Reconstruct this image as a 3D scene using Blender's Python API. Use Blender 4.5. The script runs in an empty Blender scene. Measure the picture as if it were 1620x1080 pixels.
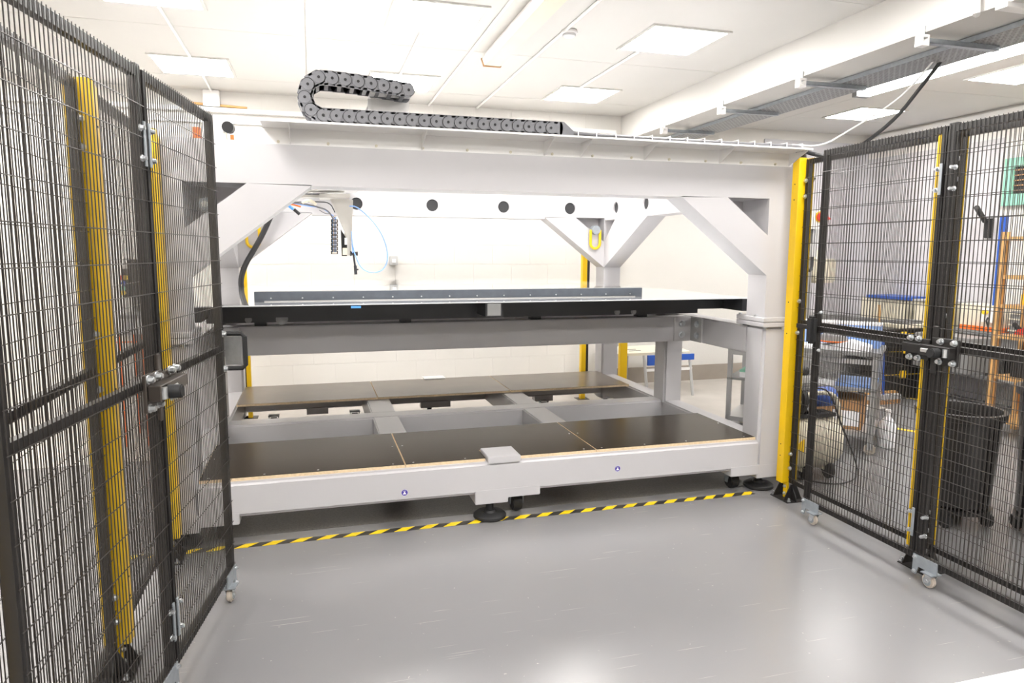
import bpy, bmesh, math, random
from mathutils import Vector, Matrix
random.seed(7)
S = bpy.context.scene
COL = S.collection
PI = math.pi
# ---------------------------------------------------------------- camera
CAMP = Vector((0.0, -4.0505, 1.665))
RV = Vector((0.96142, -0.27504, 0.00402)); DV = Vector((-0.03086, -0.12239, -0.99200)); FV = Vector((0.27333, 0.95361, -0.12616))
FPX = 1094.5
cd = bpy.data.cameras.new('camera'); cam = bpy.data.objects.new('camera', cd); COL.objects.link(cam)
cd.sensor_width = 36.0; cd.lens = FPX * 36 / 1620; cd.clip_start = 0.02; cd.clip_end = 60
mr = Matrix((( RV.x, -DV.x, -FV.x), (RV.y, -DV.y, -FV.y), (RV.z, -DV.z, -FV.z))).to_4x4()
cam.matrix_world = Matrix.Translation(CAMP) @ mr
S.camera = cam
# ---------------------------------------------------------------- world, exposure, light levels
w = bpy.data.worlds.new('world'); S.world = w; w.use_nodes = True
w.node_tree.nodes['Background'].inputs[0].default_value = (1.0, 0.97, 0.93, 1); w.node_tree.nodes['Background'].inputs[1].default_value = 0.25
S.view_settings.view_transform = 'Standard'; S.view_settings.look = 'None'
S.view_settings.exposure = 0.68; S.view_settings.gamma = 1.0; S.view_settings.use_curve_mapping = False
try:
    S.cycles.use_denoising = True; S.cycles.max_bounces = 8; S.cycles.diffuse_bounces = 5; S.cycles.glossy_bounces = 4
except Exception: pass
PANEL_EMIT = 31.0
TUBE_EMIT = 14.0

def at(u, v, X=None, Y=None, Z=None):
    d = RV * ((u - 810) / FPX) + DV * ((v - 540) / FPX) + FV
    if X is not None: t = (X - CAMP.x) / d.x
    elif Y is not None: t = (Y - CAMP.y) / d.y
    else: t = (Z - CAMP.z) / d.z
    return CAMP + d * t

# ---------------------------------------------------------------- materials
def mat(name, rgb, rough=0.5, metal=0.0, var=0.04, scale=6.0, bump=0.0, bscale=80.0, spec=0.5, coat=0.0, rvar=0.0):
    m = bpy.data.materials.new(name); m.use_nodes = True
    nt = m.node_tree; b = nt.nodes['Principled BSDF']
    b.inputs['Roughness'].default_value = rough; b.inputs['Metallic'].default_value = metal
    b.inputs['Specular IOR Level'].default_value = spec
    b.inputs['Coat Weight'].default_value = coat
    tc = nt.nodes.new('ShaderNodeTexCoord')
    n = nt.nodes.new('ShaderNodeTexNoise'); n.inputs['Scale'].default_value = scale; n.inputs['Detail'].default_value = 4
    nt.links.new(tc.outputs['Object'], n.inputs['Vector'])
    r = nt.nodes.new('ShaderNodeValToRGB')
    r.color_ramp.elements[0].position = 0.3; r.color_ramp.elements[1].position = 0.7
    r.color_ramp.elements[0].color = tuple(max(0, c * (1 - var)) for c in rgb) + (1,)
    r.color_ramp.elements[1].color = tuple(min(1, c * (1 + var)) for c in rgb) + (1,)
    nt.links.new(n.outputs['Fac'], r.inputs['Fac']); nt.links.new(r.outputs['Color'], b.inputs['Base Color'])
    if rvar:
        mm = nt.nodes.new('ShaderNodeMapRange'); mm.inputs['To Min'].default_value = rough - rvar; mm.inputs['To Max'].default_value = rough + rvar
        nt.links.new(n.outputs['Fac'], mm.inputs['Value']); nt.links.new(mm.outputs['Result'], b.inputs['Roughness'])
    if bump:
        n2 = nt.nodes.new('ShaderNodeTexNoise'); n2.inputs['Scale'].default_value = bscale
        nt.links.new(tc.outputs['Object'], n2.inputs['Vector'])
        bp = nt.nodes.new('ShaderNodeBump'); bp.inputs['Strength'].default_value = bump; bp.inputs['Distance'].default_value = 0.005
        nt.links.new(n2.outputs['Fac'], bp.inputs['Height']); nt.links.new(bp.outputs['Normal'], b.inputs['Normal'])
    return m

def emat(name, rgb, strength):
    m = bpy.data.materials.new(name); m.use_nodes = True
    b = m.node_tree.nodes['Principled BSDF']
    b.inputs['Base Color'].default_value = (0.8, 0.8, 0.8, 1)
    b.inputs['Emission Color'].default_value = rgb + (1,); b.inputs['Emission Strength'].default_value = strength
    return m

M = {}
M['wall'] = mat('wall_paint', (0.66, 0.642, 0.61), 0.6, var=0.015, scale=2, bump=0.15, bscale=60)
M['ceil'] = mat('ceiling_paint', (0.61, 0.598, 0.575), 0.7, var=0.015, scale=1.5)
M['lilac'] = mat('lilac_grey_wall', (0.50, 0.49, 0.51), 0.55, var=0.02)
M['skirt'] = mat('grey_skirting', (0.33, 0.29, 0.25), 0.5)
M['mach'] = mat('machine_grey_paint', (0.485, 0.476, 0.490), 0.36, var=0.012, scale=3, bump=0.05, bscale=30)
M['white'] = mat('white_powder_coat', (0.82, 0.81, 0.80), 0.35, var=0.01)
M['cream'] = mat('cream_enamel', (0.66, 0.62, 0.50), 0.35, var=0.03)
M['black'] = mat('black_powder_coat', (0.016, 0.0145, 0.014), 0.38, var=0.1, bump=0.05, bscale=300)
M['wire'] = mat('black_wire', (0.028, 0.024, 0.022), 0.35, var=0.05)
M['yellow'] = mat('yellow_powder_coat', (0.74, 0.47, 0.004), 0.38, var=0.02)
M['yellow2'] = mat('yellow_plastic', (0.85, 0.55, 0.02), 0.4)
M['orange'] = mat('orange_plastic', (0.8, 0.16, 0.02), 0.4)
M['red'] = mat('red_plastic', (0.75, 0.04, 0.02), 0.35)
M['blue'] = mat('blue_plastic', (0.02, 0.09, 0.42), 0.4)
M['lblue'] = mat('light_blue_plastic', (0.22, 0.36, 0.70), 0.45)
M['tapeblue'] = mat('blue_masking_tape', (0.10, 0.35, 0.80), 0.6)
M['offwhite'] = mat('off_white_paint', (0.50, 0.48, 0.44), 0.4, var=0.02)
M['hose'] = mat('blue_air_hose', (0.20, 0.38, 0.80), 0.3)
M['steel'] = mat('zinc_steel', (0.62, 0.64, 0.66), 0.28, metal=0.9, var=0.06, scale=40)
M['zinc'] = mat('zinc_plate', (0.33, 0.36, 0.39), 0.4, metal=0.5, var=0.08, scale=30)
M['alu'] = mat('aluminium', (0.55, 0.55, 0.55), 0.35, metal=0.7, var=0.03)
M['latchmetal'] = mat('bronzed_steel', (0.10, 0.085, 0.075), 0.28, metal=0.75, var=0.1)
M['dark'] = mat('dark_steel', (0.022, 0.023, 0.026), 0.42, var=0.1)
M['slate'] = mat('slate_aluminium', (0.11, 0.125, 0.15), 0.3, metal=0.2, var=0.08, scale=20)
M['glass'] = mat('polished_table_sheet', (0.62, 0.63, 0.65), 0.04, var=0.01, spec=0.9, coat=1.0)
M['chain'] = mat('grey_chain_plastic', (0.185, 0.188, 0.205), 0.5, var=0.08, scale=30)
M['rubber'] = mat('black_rubber', (0.013, 0.013, 0.014), 0.6)
M['bin'] = mat('black_bin_plastic', (0.012, 0.011, 0.011), 0.32, var=0.1)
M['tyre'] = mat('grey_beige_tyre', (0.50, 0.44, 0.38), 0.5)
M['grey'] = mat('mid_grey_paint', (0.22, 0.22, 0.22), 0.45)
M['lgrey'] = mat('light_grey_plastic', (0.45, 0.45, 0.45), 0.5)
M['card'] = mat('cardboard', (0.40, 0.22, 0.10), 0.8)
M['paper'] = mat('white_paper', (0.80, 0.80, 0.82), 0.8, var=0.01)
M['wood'] = mat('pine_wood', (0.62, 0.36, 0.13), 0.5, var=0.15, scale=12)
M['teal'] = mat('teal_paint', (0.25, 0.55, 0.42), 0.5)
M['tie'] = mat('white_cable_tie', (0.85, 0.85, 0.85), 0.4)
M['cable'] = mat('black_cable', (0.02, 0.02, 0.022), 0.45)
M['gcable'] = mat('grey_cable', (0.15, 0.15, 0.16), 0.45)
M['purple'] = mat('purple_sticker', (0.05, 0.03, 0.30), 0.5)
M['edge'] = mat('plywood_edge', (0.66, 0.52, 0.34), 0.6, var=0.12, scale=60)
M['glow'] = emat('panel_light_diffuser', (1.0, 0.972, 0.935), PANEL_EMIT)
M['tubeglow'] = emat('tube_light_diffuser', (1.0, 0.98, 0.95), TUBE_EMIT)

def ply_mat():
    m = mat('phenolic_board', (0.032, 0.024, 0.016), 0.25, var=0.2, scale=4, spec=0.13, rvar=0.02)
    return m
M['ply'] = ply_mat()
M['plyworn'] = mat('worn_phenolic_board', (0.15, 0.125, 0.10), 0.28, var=0.15, scale=3, spec=0.5)

def floor_mat():
    m = bpy.data.materials.new('grey_epoxy_floor'); m.use_nodes = True
    nt = m.node_tree; b = nt.nodes['Principled BSDF']; L = nt.links.new
    tc = nt.nodes.new('ShaderNodeTexCoord')
    def noise(sc, det=4):
        n = nt.nodes.new('ShaderNodeTexNoise'); n.inputs['Scale'].default_value = sc; n.inputs['Detail'].default_value = det
        L(tc.outputs['Object'], n.inputs['Vector']); return n
    n1 = noise(1.3); r1 = nt.nodes.new('ShaderNodeValToRGB')
    r1.color_ramp.elements[0].position = 0.3; r1.color_ramp.elements[0].color = (0.190, 0.188, 0.194, 1)
    r1.color_ramp.elements[1].position = 0.7; r1.color_ramp.elements[1].color = (0.200, 0.196, 0.198, 1)
    L(n1.outputs['Fac'], r1.inputs['Fac'])
    # small pale chips
    n2 = noise(34, 2); r2 = nt.nodes.new('ShaderNodeValToRGB'); r2.color_ramp.elements[0].position = 0.73; r2.color_ramp.elements[1].position = 0.76
    L(n2.outputs['Fac'], r2.inputs['Fac'])
    # scratches: stretched noise
    mp = nt.nodes.new('ShaderNodeMapping'); mp.inputs['Rotation'].default_value = (0, 0, 0.5); mp.inputs['Scale'].default_value = (1.2, 60, 1)
    L(tc.outputs['Object'], mp.inputs['Vector'])
    n3 = nt.nodes.new('ShaderNodeTexNoise'); n3.inputs['Scale'].default_value = 2.2; n3.inputs['Detail'].default_value = 1
    L(mp.outputs['Vector'], n3.inputs['Vector'])
    r3 = nt.nodes.new('ShaderNodeValToRGB'); r3.color_ramp.elements[0].position = 0.735; r3.color_ramp.elements[1].position = 0.77
    L(n3.outputs['Fac'], r3.inputs['Fac'])
    mx = nt.nodes.new('ShaderNodeMath'); mx.operation = 'MAXIMUM'; L(r2.outputs['Color'], mx.inputs[0]); L(r3.outputs['Color'], mx.inputs[1])
    mix = nt.nodes.new('ShaderNodeMixRGB'); mix.inputs[2].default_value = (0.42, 0.40, 0.37, 1)
    mf = nt.nodes.new('ShaderNodeMath'); mf.operation = 'MULTIPLY'; mf.inputs[1].default_value = 0.55; L(mx.outputs[0], mf.inputs[0])
    L(mf.outputs[0], mix.inputs[0]); L(r1.outputs['Color'], mix.inputs[1]); L(mix.outputs[0], b.inputs['Base Color'])
    n4 = noise(3.0); mr_ = nt.nodes.new('ShaderNodeMapRange'); mr_.inputs['To Min'].default_value = 0.25; mr_.inputs['To Max'].default_value = 0.28
    L(n4.outputs['Fac'], mr_.inputs['Value']); L(mr_.outputs['Result'], b.inputs['Roughness'])
    n5 = noise(40); bp = nt.nodes.new('ShaderNodeBump'); bp.inputs['Strength'].default_value = 0.02; bp.inputs['Distance'].default_value = 0.002
    L(n5.outputs['Fac'], bp.inputs['Height']); L(bp.outputs['Normal'], b.inputs['Normal'])
    b.inputs['Specular IOR Level'].default_value = 0.55
    return m
M['floor'] = floor_mat()
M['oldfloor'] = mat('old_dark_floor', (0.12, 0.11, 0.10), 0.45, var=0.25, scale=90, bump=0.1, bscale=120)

def tape_mat():
    m = bpy.data.materials.new('hazard_tape'); m.use_nodes = True
    nt = m.node_tree; b = nt.nodes['Principled BSDF']; L = nt.links.new
    tc = nt.nodes.new('ShaderNodeTexCoord'); sp = nt.nodes.new('ShaderNodeSeparateXYZ'); L(tc.outputs['Object'], sp.inputs[0])
    a = nt.nodes.new('ShaderNodeMath'); a.operation = 'SUBTRACT'; L(sp.outputs['X'], a.inputs[0]); 
    k = nt.nodes.new('ShaderNodeMath'); k.operation = 'MULTIPLY'; k.inputs[1].default_value = 1.1; L(sp.outputs['Y'], k.inputs[0]); L(k.outputs[0], a.inputs[1])
    d = nt.nodes.new('ShaderNodeMath'); d.operation = 'DIVIDE'; d.inputs[1].default_value = 0.15; L(a.outputs[0], d.inputs[0])
    f = nt.nodes.new('ShaderNodeMath'); f.operation = 'FRACT'; L(d.outputs[0], f.inputs[0])
    g = nt.nodes.new('ShaderNodeMath'); g.operation = 'GREATER_THAN'; g.inputs[1].default_value = 0.5; L(f.outputs[0], g.inputs[0])
    mx = nt.nodes.new('ShaderNodeMixRGB'); mx.inputs[1].default_value = (0.85, 0.60, 0.01, 1); mx.inputs[2].default_value = (0.03, 0.028, 0.026, 1)
    L(g.outputs[0], mx.inputs[0]); L(mx.outputs[0], b.inputs['Base Color']); b.inputs['Roughness'].default_value = 0.45
    return m
M['tape'] = tape_mat()

def perf_mat():
    m = mat('perforated_galvanised', (0.30, 0.31, 0.32), 0.45, metal=0.3, var=0.1, scale=20)
    nt = m.node_tree; b = nt.nodes['Principled BSDF']; L = nt.links.new
    src = b.inputs['Base Color'].links[0].from_socket
    tc = nt.nodes.new('ShaderNodeTexCoord'); br = nt.nodes.new('ShaderNodeTexBrick')
    mp = nt.nodes.new('ShaderNodeMapping'); mp.inputs['Rotation'].default_value = (0, 0, PI / 2); L(tc.outputs['Object'], mp.inputs['Vector'])
    br.inputs['Scale'].default_value = 1; br.inputs['Brick Width'].default_value = 0.05; br.inputs['Row Height'].default_value = 0.024
    br.inputs['Mortar Size'].default_value = 0.008; br.inputs['Color1'].default_value = (0, 0, 0, 1); br.inputs['Color2'].default_value = (0, 0, 0, 1); br.inputs['Mortar'].default_value = (1, 1, 1, 1)
    L(mp.outputs['Vector'], br.inputs['Vector'])
    mx = nt.nodes.new('ShaderNodeMixRGB'); mx.inputs[1].default_value = (0.05, 0.05, 0.05, 1)
    L(br.outputs['Color'], mx.inputs[0]); L(src, mx.inputs[2]); L(mx.outputs[0], b.inputs['Base Color'])
    return m
M['perf'] = perf_mat()

# ---------------------------------------------------------------- mesh builder
class MB:
    def __init__(s): s.v = []; s.f = []
    def add(s, vs, fs):
        o = len(s.v); s.v += [tuple(p) for p in vs]; s.f += [tuple(o + i for i in f) for f in fs]; return s
    def box(s, x0, x1, y0, y1, z0, z1, T=None):
        vs = [Vector((x, y, z)) for x in (x0, x1) for y in (y0, y1) for z in (z0, z1)]
        if T is not None: vs = [T @ p for p in vs]
        return s.add(vs, [(0, 1, 3, 2), (4, 6, 7, 5), (0, 4, 5, 1), (2, 3, 7, 6), (0, 2, 6, 4), (1, 5, 7, 3)])
    def prism(s, poly, ax, a0, a1):
        """poly of (p,q) in the two other axes in order xyz; extruded along ax"""
        n = len(poly)
        def mk(p, q, a): return {'x': (a, p, q), 'y': (p, a, q), 'z': (p, q, a)}[ax]
        vs = [mk(p, q, a0) for p, q in poly] + [mk(p, q, a1) for p, q in poly]
        fs = [tuple(range(n)), tuple(range(2 * n - 1, n - 1, -1))] + [(i, i + n, (i + 1) % n + n, (i + 1) % n) for i in range(n)]
        return s.add(vs, fs)
    def ring(s, outer, inner, ax, a0, a1):
        n = len(outer)
        def mk(p, q, a): return {'x': (a, p, q), 'y': (p, a, q), 'z': (p, q, a)}[ax]
        vs = [mk(p, q, a) for a in (a0, a1) for L_ in (outer, inner) for p, q in L_]
        fs = []
        for i in range(n):
            j = (i + 1) % n
            fs += [(i, j, n + j, n + i), (2 * n + i, 3 * n + i, 3 * n + j, 2 * n + j), (i, 2 * n + i, 2 * n + j, j), (n + i, n + j, 3 * n + j, 3 * n + i)]
        return s.add(vs, fs)
    def cyl(s, p0, p1, r, n=12, r2=None, caps=True):
        p0 = Vector(p0); p1 = Vector(p1); r2 = r if r2 is None else r2
        d = (p1 - p0).normalized(); a = d.orthogonal().normalized(); b = d.cross(a)
        vs = []
        for p, rr in ((p0, r), (p1, r2)):
            vs += [p + (a * math.cos(2 * PI * i / n) + b * math.sin(2 * PI * i / n)) * rr for i in range(n)]
        fs = [(i, (i + 1) % n, n + (i + 1) % n, n + i) for i in range(n)]
        if caps: fs += [tuple(range(n - 1, -1, -1)), tuple(range(n, 2 * n))]
        return s.add(vs, fs)
    def lathe(s, prof, c=(0, 0, 0), axis='z', n=20):
        vs = []; k = len(prof)
        for i in range(n):
            t = 2 * PI * i / n
            for r, h in prof:
                p, q = r * math.cos(t), r * math.sin(t)
                o = {'z': (p, q, h), 'x': (h, p, q), 'y': (p, h, q)}[axis]
                vs.append((c[0] + o[0], c[1] + o[1], c[2] + o[2]))
        fs = [(i * k + j, ((i + 1) % n) * k + j, ((i + 1) % n) * k + j + 1, i * k + j + 1) for i in range(n) for j in range(k - 1)]
        return s.add(vs, fs)
    def tube(s, pts, r, n=8, smooth=0):
        pts = [Vector(p) for p in pts]
        for _ in range(smooth):
            q = [pts[0]]
            for a, b in zip(pts, pts[1:]): q += [a * .75 + b * .25, a * .25 + b * .75]
            q.append(pts[-1]); pts = q
        vs = []; up = None
        for i, p in enumerate(pts):
            d = (pts[min(i + 1, len(pts) - 1)] - pts[max(i - 1, 0)]).normalized()
            if up is None: up = d.orthogonal().normalized()
            up = (up - d * up.dot(d)).normalized(); b = d.cross(up)
            vs += [p + (up * math.cos(2 * PI * k / n) + b * math.sin(2 * PI * k / n)) * r for k in range(n)]
        m = len(pts)
        fs = [(i * n + k, i * n + (k + 1) % n, (i + 1) * n + (k + 1) % n, (i + 1) * n + k) for i in range(m - 1) for k in range(n)]
        fs += [tuple(range(n - 1, -1, -1)), tuple(range((m - 1) * n, m * n))]
        return s.add(vs, fs)
    def build(s, name, m, parent=None, bevel=0, seg=2, smooth=False, world=True):
        me = bpy.data.meshes.new(name)
        off = Vector((0, 0, 0))
        if parent is not None and world:
            p = parent
            while p is not None: off += p.location; p = p.parent
        me.from_pydata([tuple(Vector(v) - off) for v in s.v], [], s.f)
        bm = bmesh.new(); bm.from_mesh(me)
        if bevel:
            bmesh.ops.remove_doubles(bm, verts=bm.verts, dist=1e-5)
        bmesh.ops.recalc_face_normals(bm, faces=bm.faces)
        if bevel:
            es = [e for e in bm.edges if len(e.link_faces) == 2 and e.calc_face_angle(0) > 0.6]
            bmesh.ops.bevel(bm, geom=es, offset=bevel, segments=seg, affect='EDGES', clamp_overlap=True)
        bm.to_mesh(me); bm.free()
        if smooth or bevel:
            for p in me.polygons: p.use_smooth = True
            try: me.set_sharp_from_angle(angle=math.radians(35))
            except Exception: pass
        me.materials.append(m if not isinstance(m, str) else M[m])
        o = bpy.data.objects.new(name, me); COL.objects.link(o)
        if parent is not None: o.parent = parent
        return o

def origin_to(o, p):
    """move a parentless mesh's origin to p, keeping it in place"""
    p = Vector(p); o.data.transform(Matrix.Translation(-p)); o.location = p
    return o
def tag(o, label=None, cat=None, group=None, kind=None):
    if label: o['label'] = label
    if cat: o['category'] = cat
    if group: o['group'] = group
    if kind: o['kind'] = kind
    return o
def thing(name, label, cat, loc=(0, 0, 0), rz=0, group=None):
    o = bpy.data.objects.new(name, None); COL.objects.link(o); o.location = loc; o.rotation_euler = (0, 0, rz)
    o.empty_display_size = 0.1
    return tag(o, label, cat, group)
def copy_tree(o, parent=None):
    c = o.copy(); COL.objects.link(c); c.parent = parent
    for ch in list(o.children): copy_tree(ch, c)
    return c
def struct(o): o['kind'] = 'structure'; return o
def part_copy(o, loc, parent, rot=None):
    c = o.copy(); COL.objects.link(c); c.parent = parent; c.location = loc
    if rot is not None: c.rotation_euler = rot
    return c

# ================================================================ THE SETTING
CZ = 3.29; WX0 = -3.2; WX1 = 7.42; WY0 = -7.5; WY1 = 3.8; WY2 = 4.03
M['palefloor'] = mat('pale_worn_floor', (0.46, 0.43, 0.395), 0.35, var=0.1, scale=3)
floor = struct(MB().box(WX0 - .1, WX1 + .1, WY0 - .1, WY2 + .1, -0.1, 0).build('floor', 'floor'))
MB().box(WX0, 6.0, 1.95, WY2, 0.0, 0.002).build('pale_floor_patch', 'palefloor', floor)
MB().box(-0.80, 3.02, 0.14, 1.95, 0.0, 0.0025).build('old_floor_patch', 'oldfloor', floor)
# faded yellow floor lines beyond the right fence
for a, b in (((1300, 612), (1470, 634)), ((1330, 663), (1480, 688))):
    p, q = at(*a, Z=0), at(*b, Z=0); d = (q - p).normalized(); n_ = Vector((-d.y, d.x, 0)) * .03
    MB().add([p - n_, q - n_, q + n_, p + n_, p - n_ + Vector((0, 0, .002)), q - n_ + Vector((0, 0, .002)), q + n_ + Vector((0, 0, .002)), p + n_ + Vector((0, 0, .002))],
             [(4, 5, 6, 7), (0, 3, 2, 1), (0, 1, 5, 4), (1, 2, 6, 5), (2, 3, 7, 6), (3, 0, 4, 7)]).build('floor_line', 'yellow2', floor)
ceiling = struct(MB().box(WX0 - .1, WX1 + .1, WY0 - .1, WY2 + .1, CZ + .012, CZ + .12).build('ceiling', 'ceil'))
# ceiling boards with fine joints
xs = [-3.3, -1.83, 0.0, 1.83, 3.6, 5.5, 7.5]; ys = [-7.6, -5.75, -3.85, -1.95, -0.1, 1.68, 3.2, 4.1]
for i in range(len(xs) - 1):
    for j in range(len(ys) - 1):
        MB().box(xs[i] + .003, xs[i + 1] - .003, ys[j] + .003, ys[j + 1] - .003, CZ, CZ + .014).build('ceiling_board', 'ceil', ceiling)
wall_back = struct(MB().box(WX0, 3.58, WY1 + .0005, WY1 + .2, 0, CZ + .01).build('wall_back', 'wall'))
BW, BH = 0.4515, 0.2193
base = 0.444 - 2 * BH
bm1 = MB().box(0, BW - .003, -.003, 0.02, 0, BH - .003).build('block', 'wall', wall_back, bevel=.001, seg=1)
first = True
for r in range(0, 15):
    z = base + r * BH
    if z + BH > CZ + .02: break
    x = WX0 - (BW / 2 if r % 2 else 0) + .02
    while x < 3.58 - BW * .4:
        hidden = (z < 0)
        if not hidden and x + BW < 3.62:
            if first: bm1.location = (x, WY1, z); first = False
            else: part_copy(bm1, (x, WY1, z), wall_back)
        x += BW
wall_rear = struct(MB().box(3.58, WX1 + .1, WY2, WY2 + .2, 0, CZ + .01).build('wall_back_right', 'wall'))
MB().box(3.57, 3.60, WY1 - .0, WY2 + .02, 0, CZ).build('wall_return', 'wall', wall_rear)
MB().box(5.75, WX1, WY2 - .02, WY2 + .01, 0, 3.17).build('lilac_panel', 'lilac', wall_rear)
struct(MB().box(3.62, 5.75, WY2 - .018, WY2, 0, .205).build('baseboard_back', 'skirt'))
wall_right = struct(MB().box(WX1, WX1 + .15, WY0, WY2 + .1, 0, CZ + .01).build('wall_right', 'wall'))
MB().box(WX1 - .02, WX1 + .01, 2.02, WY2, 0, 2.96).build('lilac_panel', 'lilac', wall_right)
MB().box(WX1 - .05, WX1, -4, WY2 - .05, CZ - .10, CZ - .03).build('trunking', 'white', wall_right)
struct(MB().box(WX0 - .15, WX0, WY0, WY2 + .1, 0, CZ + .01).build('wall_left', 'wall'))
struct(MB().box(WX0 - .1, WX1 + .1, WY0 - .15, WY0, 0, CZ + .01).build('wall_front', 'wall'))
# big downstand beam
beam = struct(MB().box(3.60, 4.10, WY0, WY2 + .02, 3.0, CZ + .02).build('trim_1', 'ceil'))
MB().tube([at(1545, -40, X=3.56), at(1545, 20, X=3.56), at(1545, 22, X=3.62)], .02, 8).build('conduit', 'white', beam)
MB().box(3.58, 4.12, -1.06, -.99, 2.975, 3.0).build('conduit', 'white', beam)
# trunking and box on the back wall
tr = MB().box(WX0, 3.5, 3.72, 3.8, 3.075, 3.115).build('wall_trunking', 'white'); origin_to(tr, (0, 3.8, 3.1))
tag(tr, 'thin white cable trunking along the top of the block wall', 'trunking')
MB().box(WX0, 3.5, 3.755, 3.79, 2.97, 2.985).build('conduit', 'white', tr)
jb = thing('junction_box', 'white square junction box below the ceiling on the back wall', 'box', (-.93, 3.76, 3.1))
MB().box(-1.01, -.855, 3.715, 3.79, 3.125, 3.285).build('cover', 'white', jb, bevel=.006)
MB().cyl((-1.25, 3.77, 3.16), (-.6, 3.77, 3.135), .012).build('pipe_stub', 'wood', jb)
soc = thing('wall_socket', 'small grey switch box on the block wall above the table', 'socket', (.86, 3.77, 1.58))
MB().box(.82, .91, 3.73, 3.788, 1.53, 1.63).build('back_box', 'lgrey', soc, bevel=.005)
MB().box(.845, .885, 3.722, 3.732, 1.56, 1.60).build('rocker', 'white', soc)

# ---------------------------------------------------------------- ceiling lights
def ceiling_light(x, y, label, first=[None]):
    if first[0] is None:
        t = thing('ceiling_light', label, 'light', (x, y, CZ), group='square ceiling light panels')
        MB().ring([(-.32, -.32), (.32, -.32), (.32, .32), (-.32, .32)], [(-.295, -.295), (.295, -.295), (.295, .295), (-.295, .295)], 'z', -.012, .012).build('frame', 'ceil', t, world=False)
        MB().box(-.295, .295, -.295, .295, -.006, .006).build('diffuser', 'glow', t, world=False)
        first[0] = t
    else:
        t = copy_tree(first[0]); t.location = (x, y, CZ)
    t['label'] = label
lx = [(-2.8, 'far left'), (-.95, 'left'), (.87, 'middle'), (2.70, 'right'), (6.2, 'far right')]
labs = {(-.95, 2.8): 'square ceiling light above the left fence, nearest the back wall', (.87, 2.85): 'square ceiling light behind the curled grey cable chain',
        (2.70, 2.85): 'square ceiling light near the wall corner right of the cable chain', (6.2, 2.8): 'square ceiling light beyond the cable tray above the right fence',
        (-.95, .93): 'square ceiling light cut by the top edge of the photo at left', (.87, .95): 'square ceiling light at top centre left of the unlit tube fitting',
        (2.70, .95): 'large bright square ceiling light between tube fitting and concrete beam', (6.2, .92): 'square ceiling light at the right edge above the tube light'}
for (x, y), lb in labs.items(): ceiling_light(x, y, lb)
for x, nm in ((-.95, 'left'), (2.70, 'right'), (6.2, 'far right')): ceiling_light(x, -.95, 'added square ceiling light over the open floor, %s column, outside the view' % nm)  # unseen row added for its light, columns picked to balance the machine front
for y, rn in ((-2.85, 'above the camera side'), (-4.75, 'behind the camera')):
    for x, nm in lx: ceiling_light(x, y, 'added square ceiling light %s, %s column, outside the view' % (rn, nm))  # unseen rows added to light the room from the camera side
for y, rn in ((.93, 'near the middle'), (2.8, 'near the back wall')): ceiling_light(-2.8, y, 'added square ceiling light over the far left side %s, outside the view' % rn)  # unseen pair added for light, continuing the visible rows

# unlit fluorescent fitting
t = thing('tube_light', 'unlit cream fluorescent tube fitting on the ceiling', 'light', (1.46, .8, CZ))
MB().box(1.40, 1.53, -.05, 1.68, 3.235, CZ).build('housing', 'white', t, bevel=.008)
MB().prism([(1.375, 3.235), (1.395, 3.185), (1.53, 3.185), (1.55, 3.235)], 'y', -.04, 1.665).build('diffuser', 'cream', t)
MB().prism([(1.37, 3.24), (1.39, 3.18), (1.535, 3.18), (1.555, 3.24)], 'y', 1.665, 1.69).build('end_cap', 'card', t)
# lit fluorescent
t = thing('tube_light', 'long glowing fluorescent light beside the cable tray', 'light', (5.13, .75, CZ))
MB().box(5.03, 5.23, .0 - 1.0, 1.66, 3.24, CZ).build('housing', 'white', t)
MB().prism([(5.04, 3.24), (5.07, 3.175), (5.19, 3.175), (5.22, 3.24)], 'y', -.98, 1.64).build('diffuser', 'tubeglow', t)
MB().box(5.05, 5.21, 1.64, 1.70, 3.17, 3.25).build('end_cap', 'grey', t)
# conduits on the ceiling
def conduit(name, pts, label, r=.011):
    o = MB().tube(pts, r, 8).build(name, 'white'); origin_to(o, pts[0]); return tag(o, label, 'conduit')
conduit('ceiling_conduit', [(1.82, -3, 3.278), (1.82, 3.78, 3.278)], 'long white conduit carrying the smoke detector to the back wall')
conduit('ceiling_conduit', [(-.93, 1.25, 3.278), (-.93, 2.47, 3.278)], 'short white conduit between the two left ceiling lights')
conduit('ceiling_conduit', [(-.92, 3.12, 3.278), (-.93, 3.74, 3.275)], 'white conduit stub running down to the white junction box')
conduit('ceiling_conduit', [(.82, 1.27, 3.278), (.82, 2.52, 3.278)], 'short white conduit between the middle ceiling lights')
conduit('ceiling_conduit', [(2.57, 1.27, 3.278), (2.57, 2.52, 3.278)], 'short white conduit left of the big beam')
conduit('ceiling_conduit', [(1.28, -2.5, 3.278), (1.28, 3.78, 3.278)], 'thin white pipe left of the unlit tube fitting')
sd = thing('smoke_detector', 'round white smoke detector on the ceiling conduit', 'detector', (1.86, .95, CZ))
MB().lathe([(0, 3.235), (.025, 3.235), (.042, 3.245), (.045, 3.262), (.06, 3.265), (.062, 3.275), (.055, 3.289), (0, 3.289)], (1.86, .95, 0)).build('body', 'white', sd, smooth=True)
MB().lathe([(.028, 3.243), (.050, 3.250), (.050, 3.257), (.028, 3.26)], (1.86, .95, 0)).build('vent', 'lgrey', sd)

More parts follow.
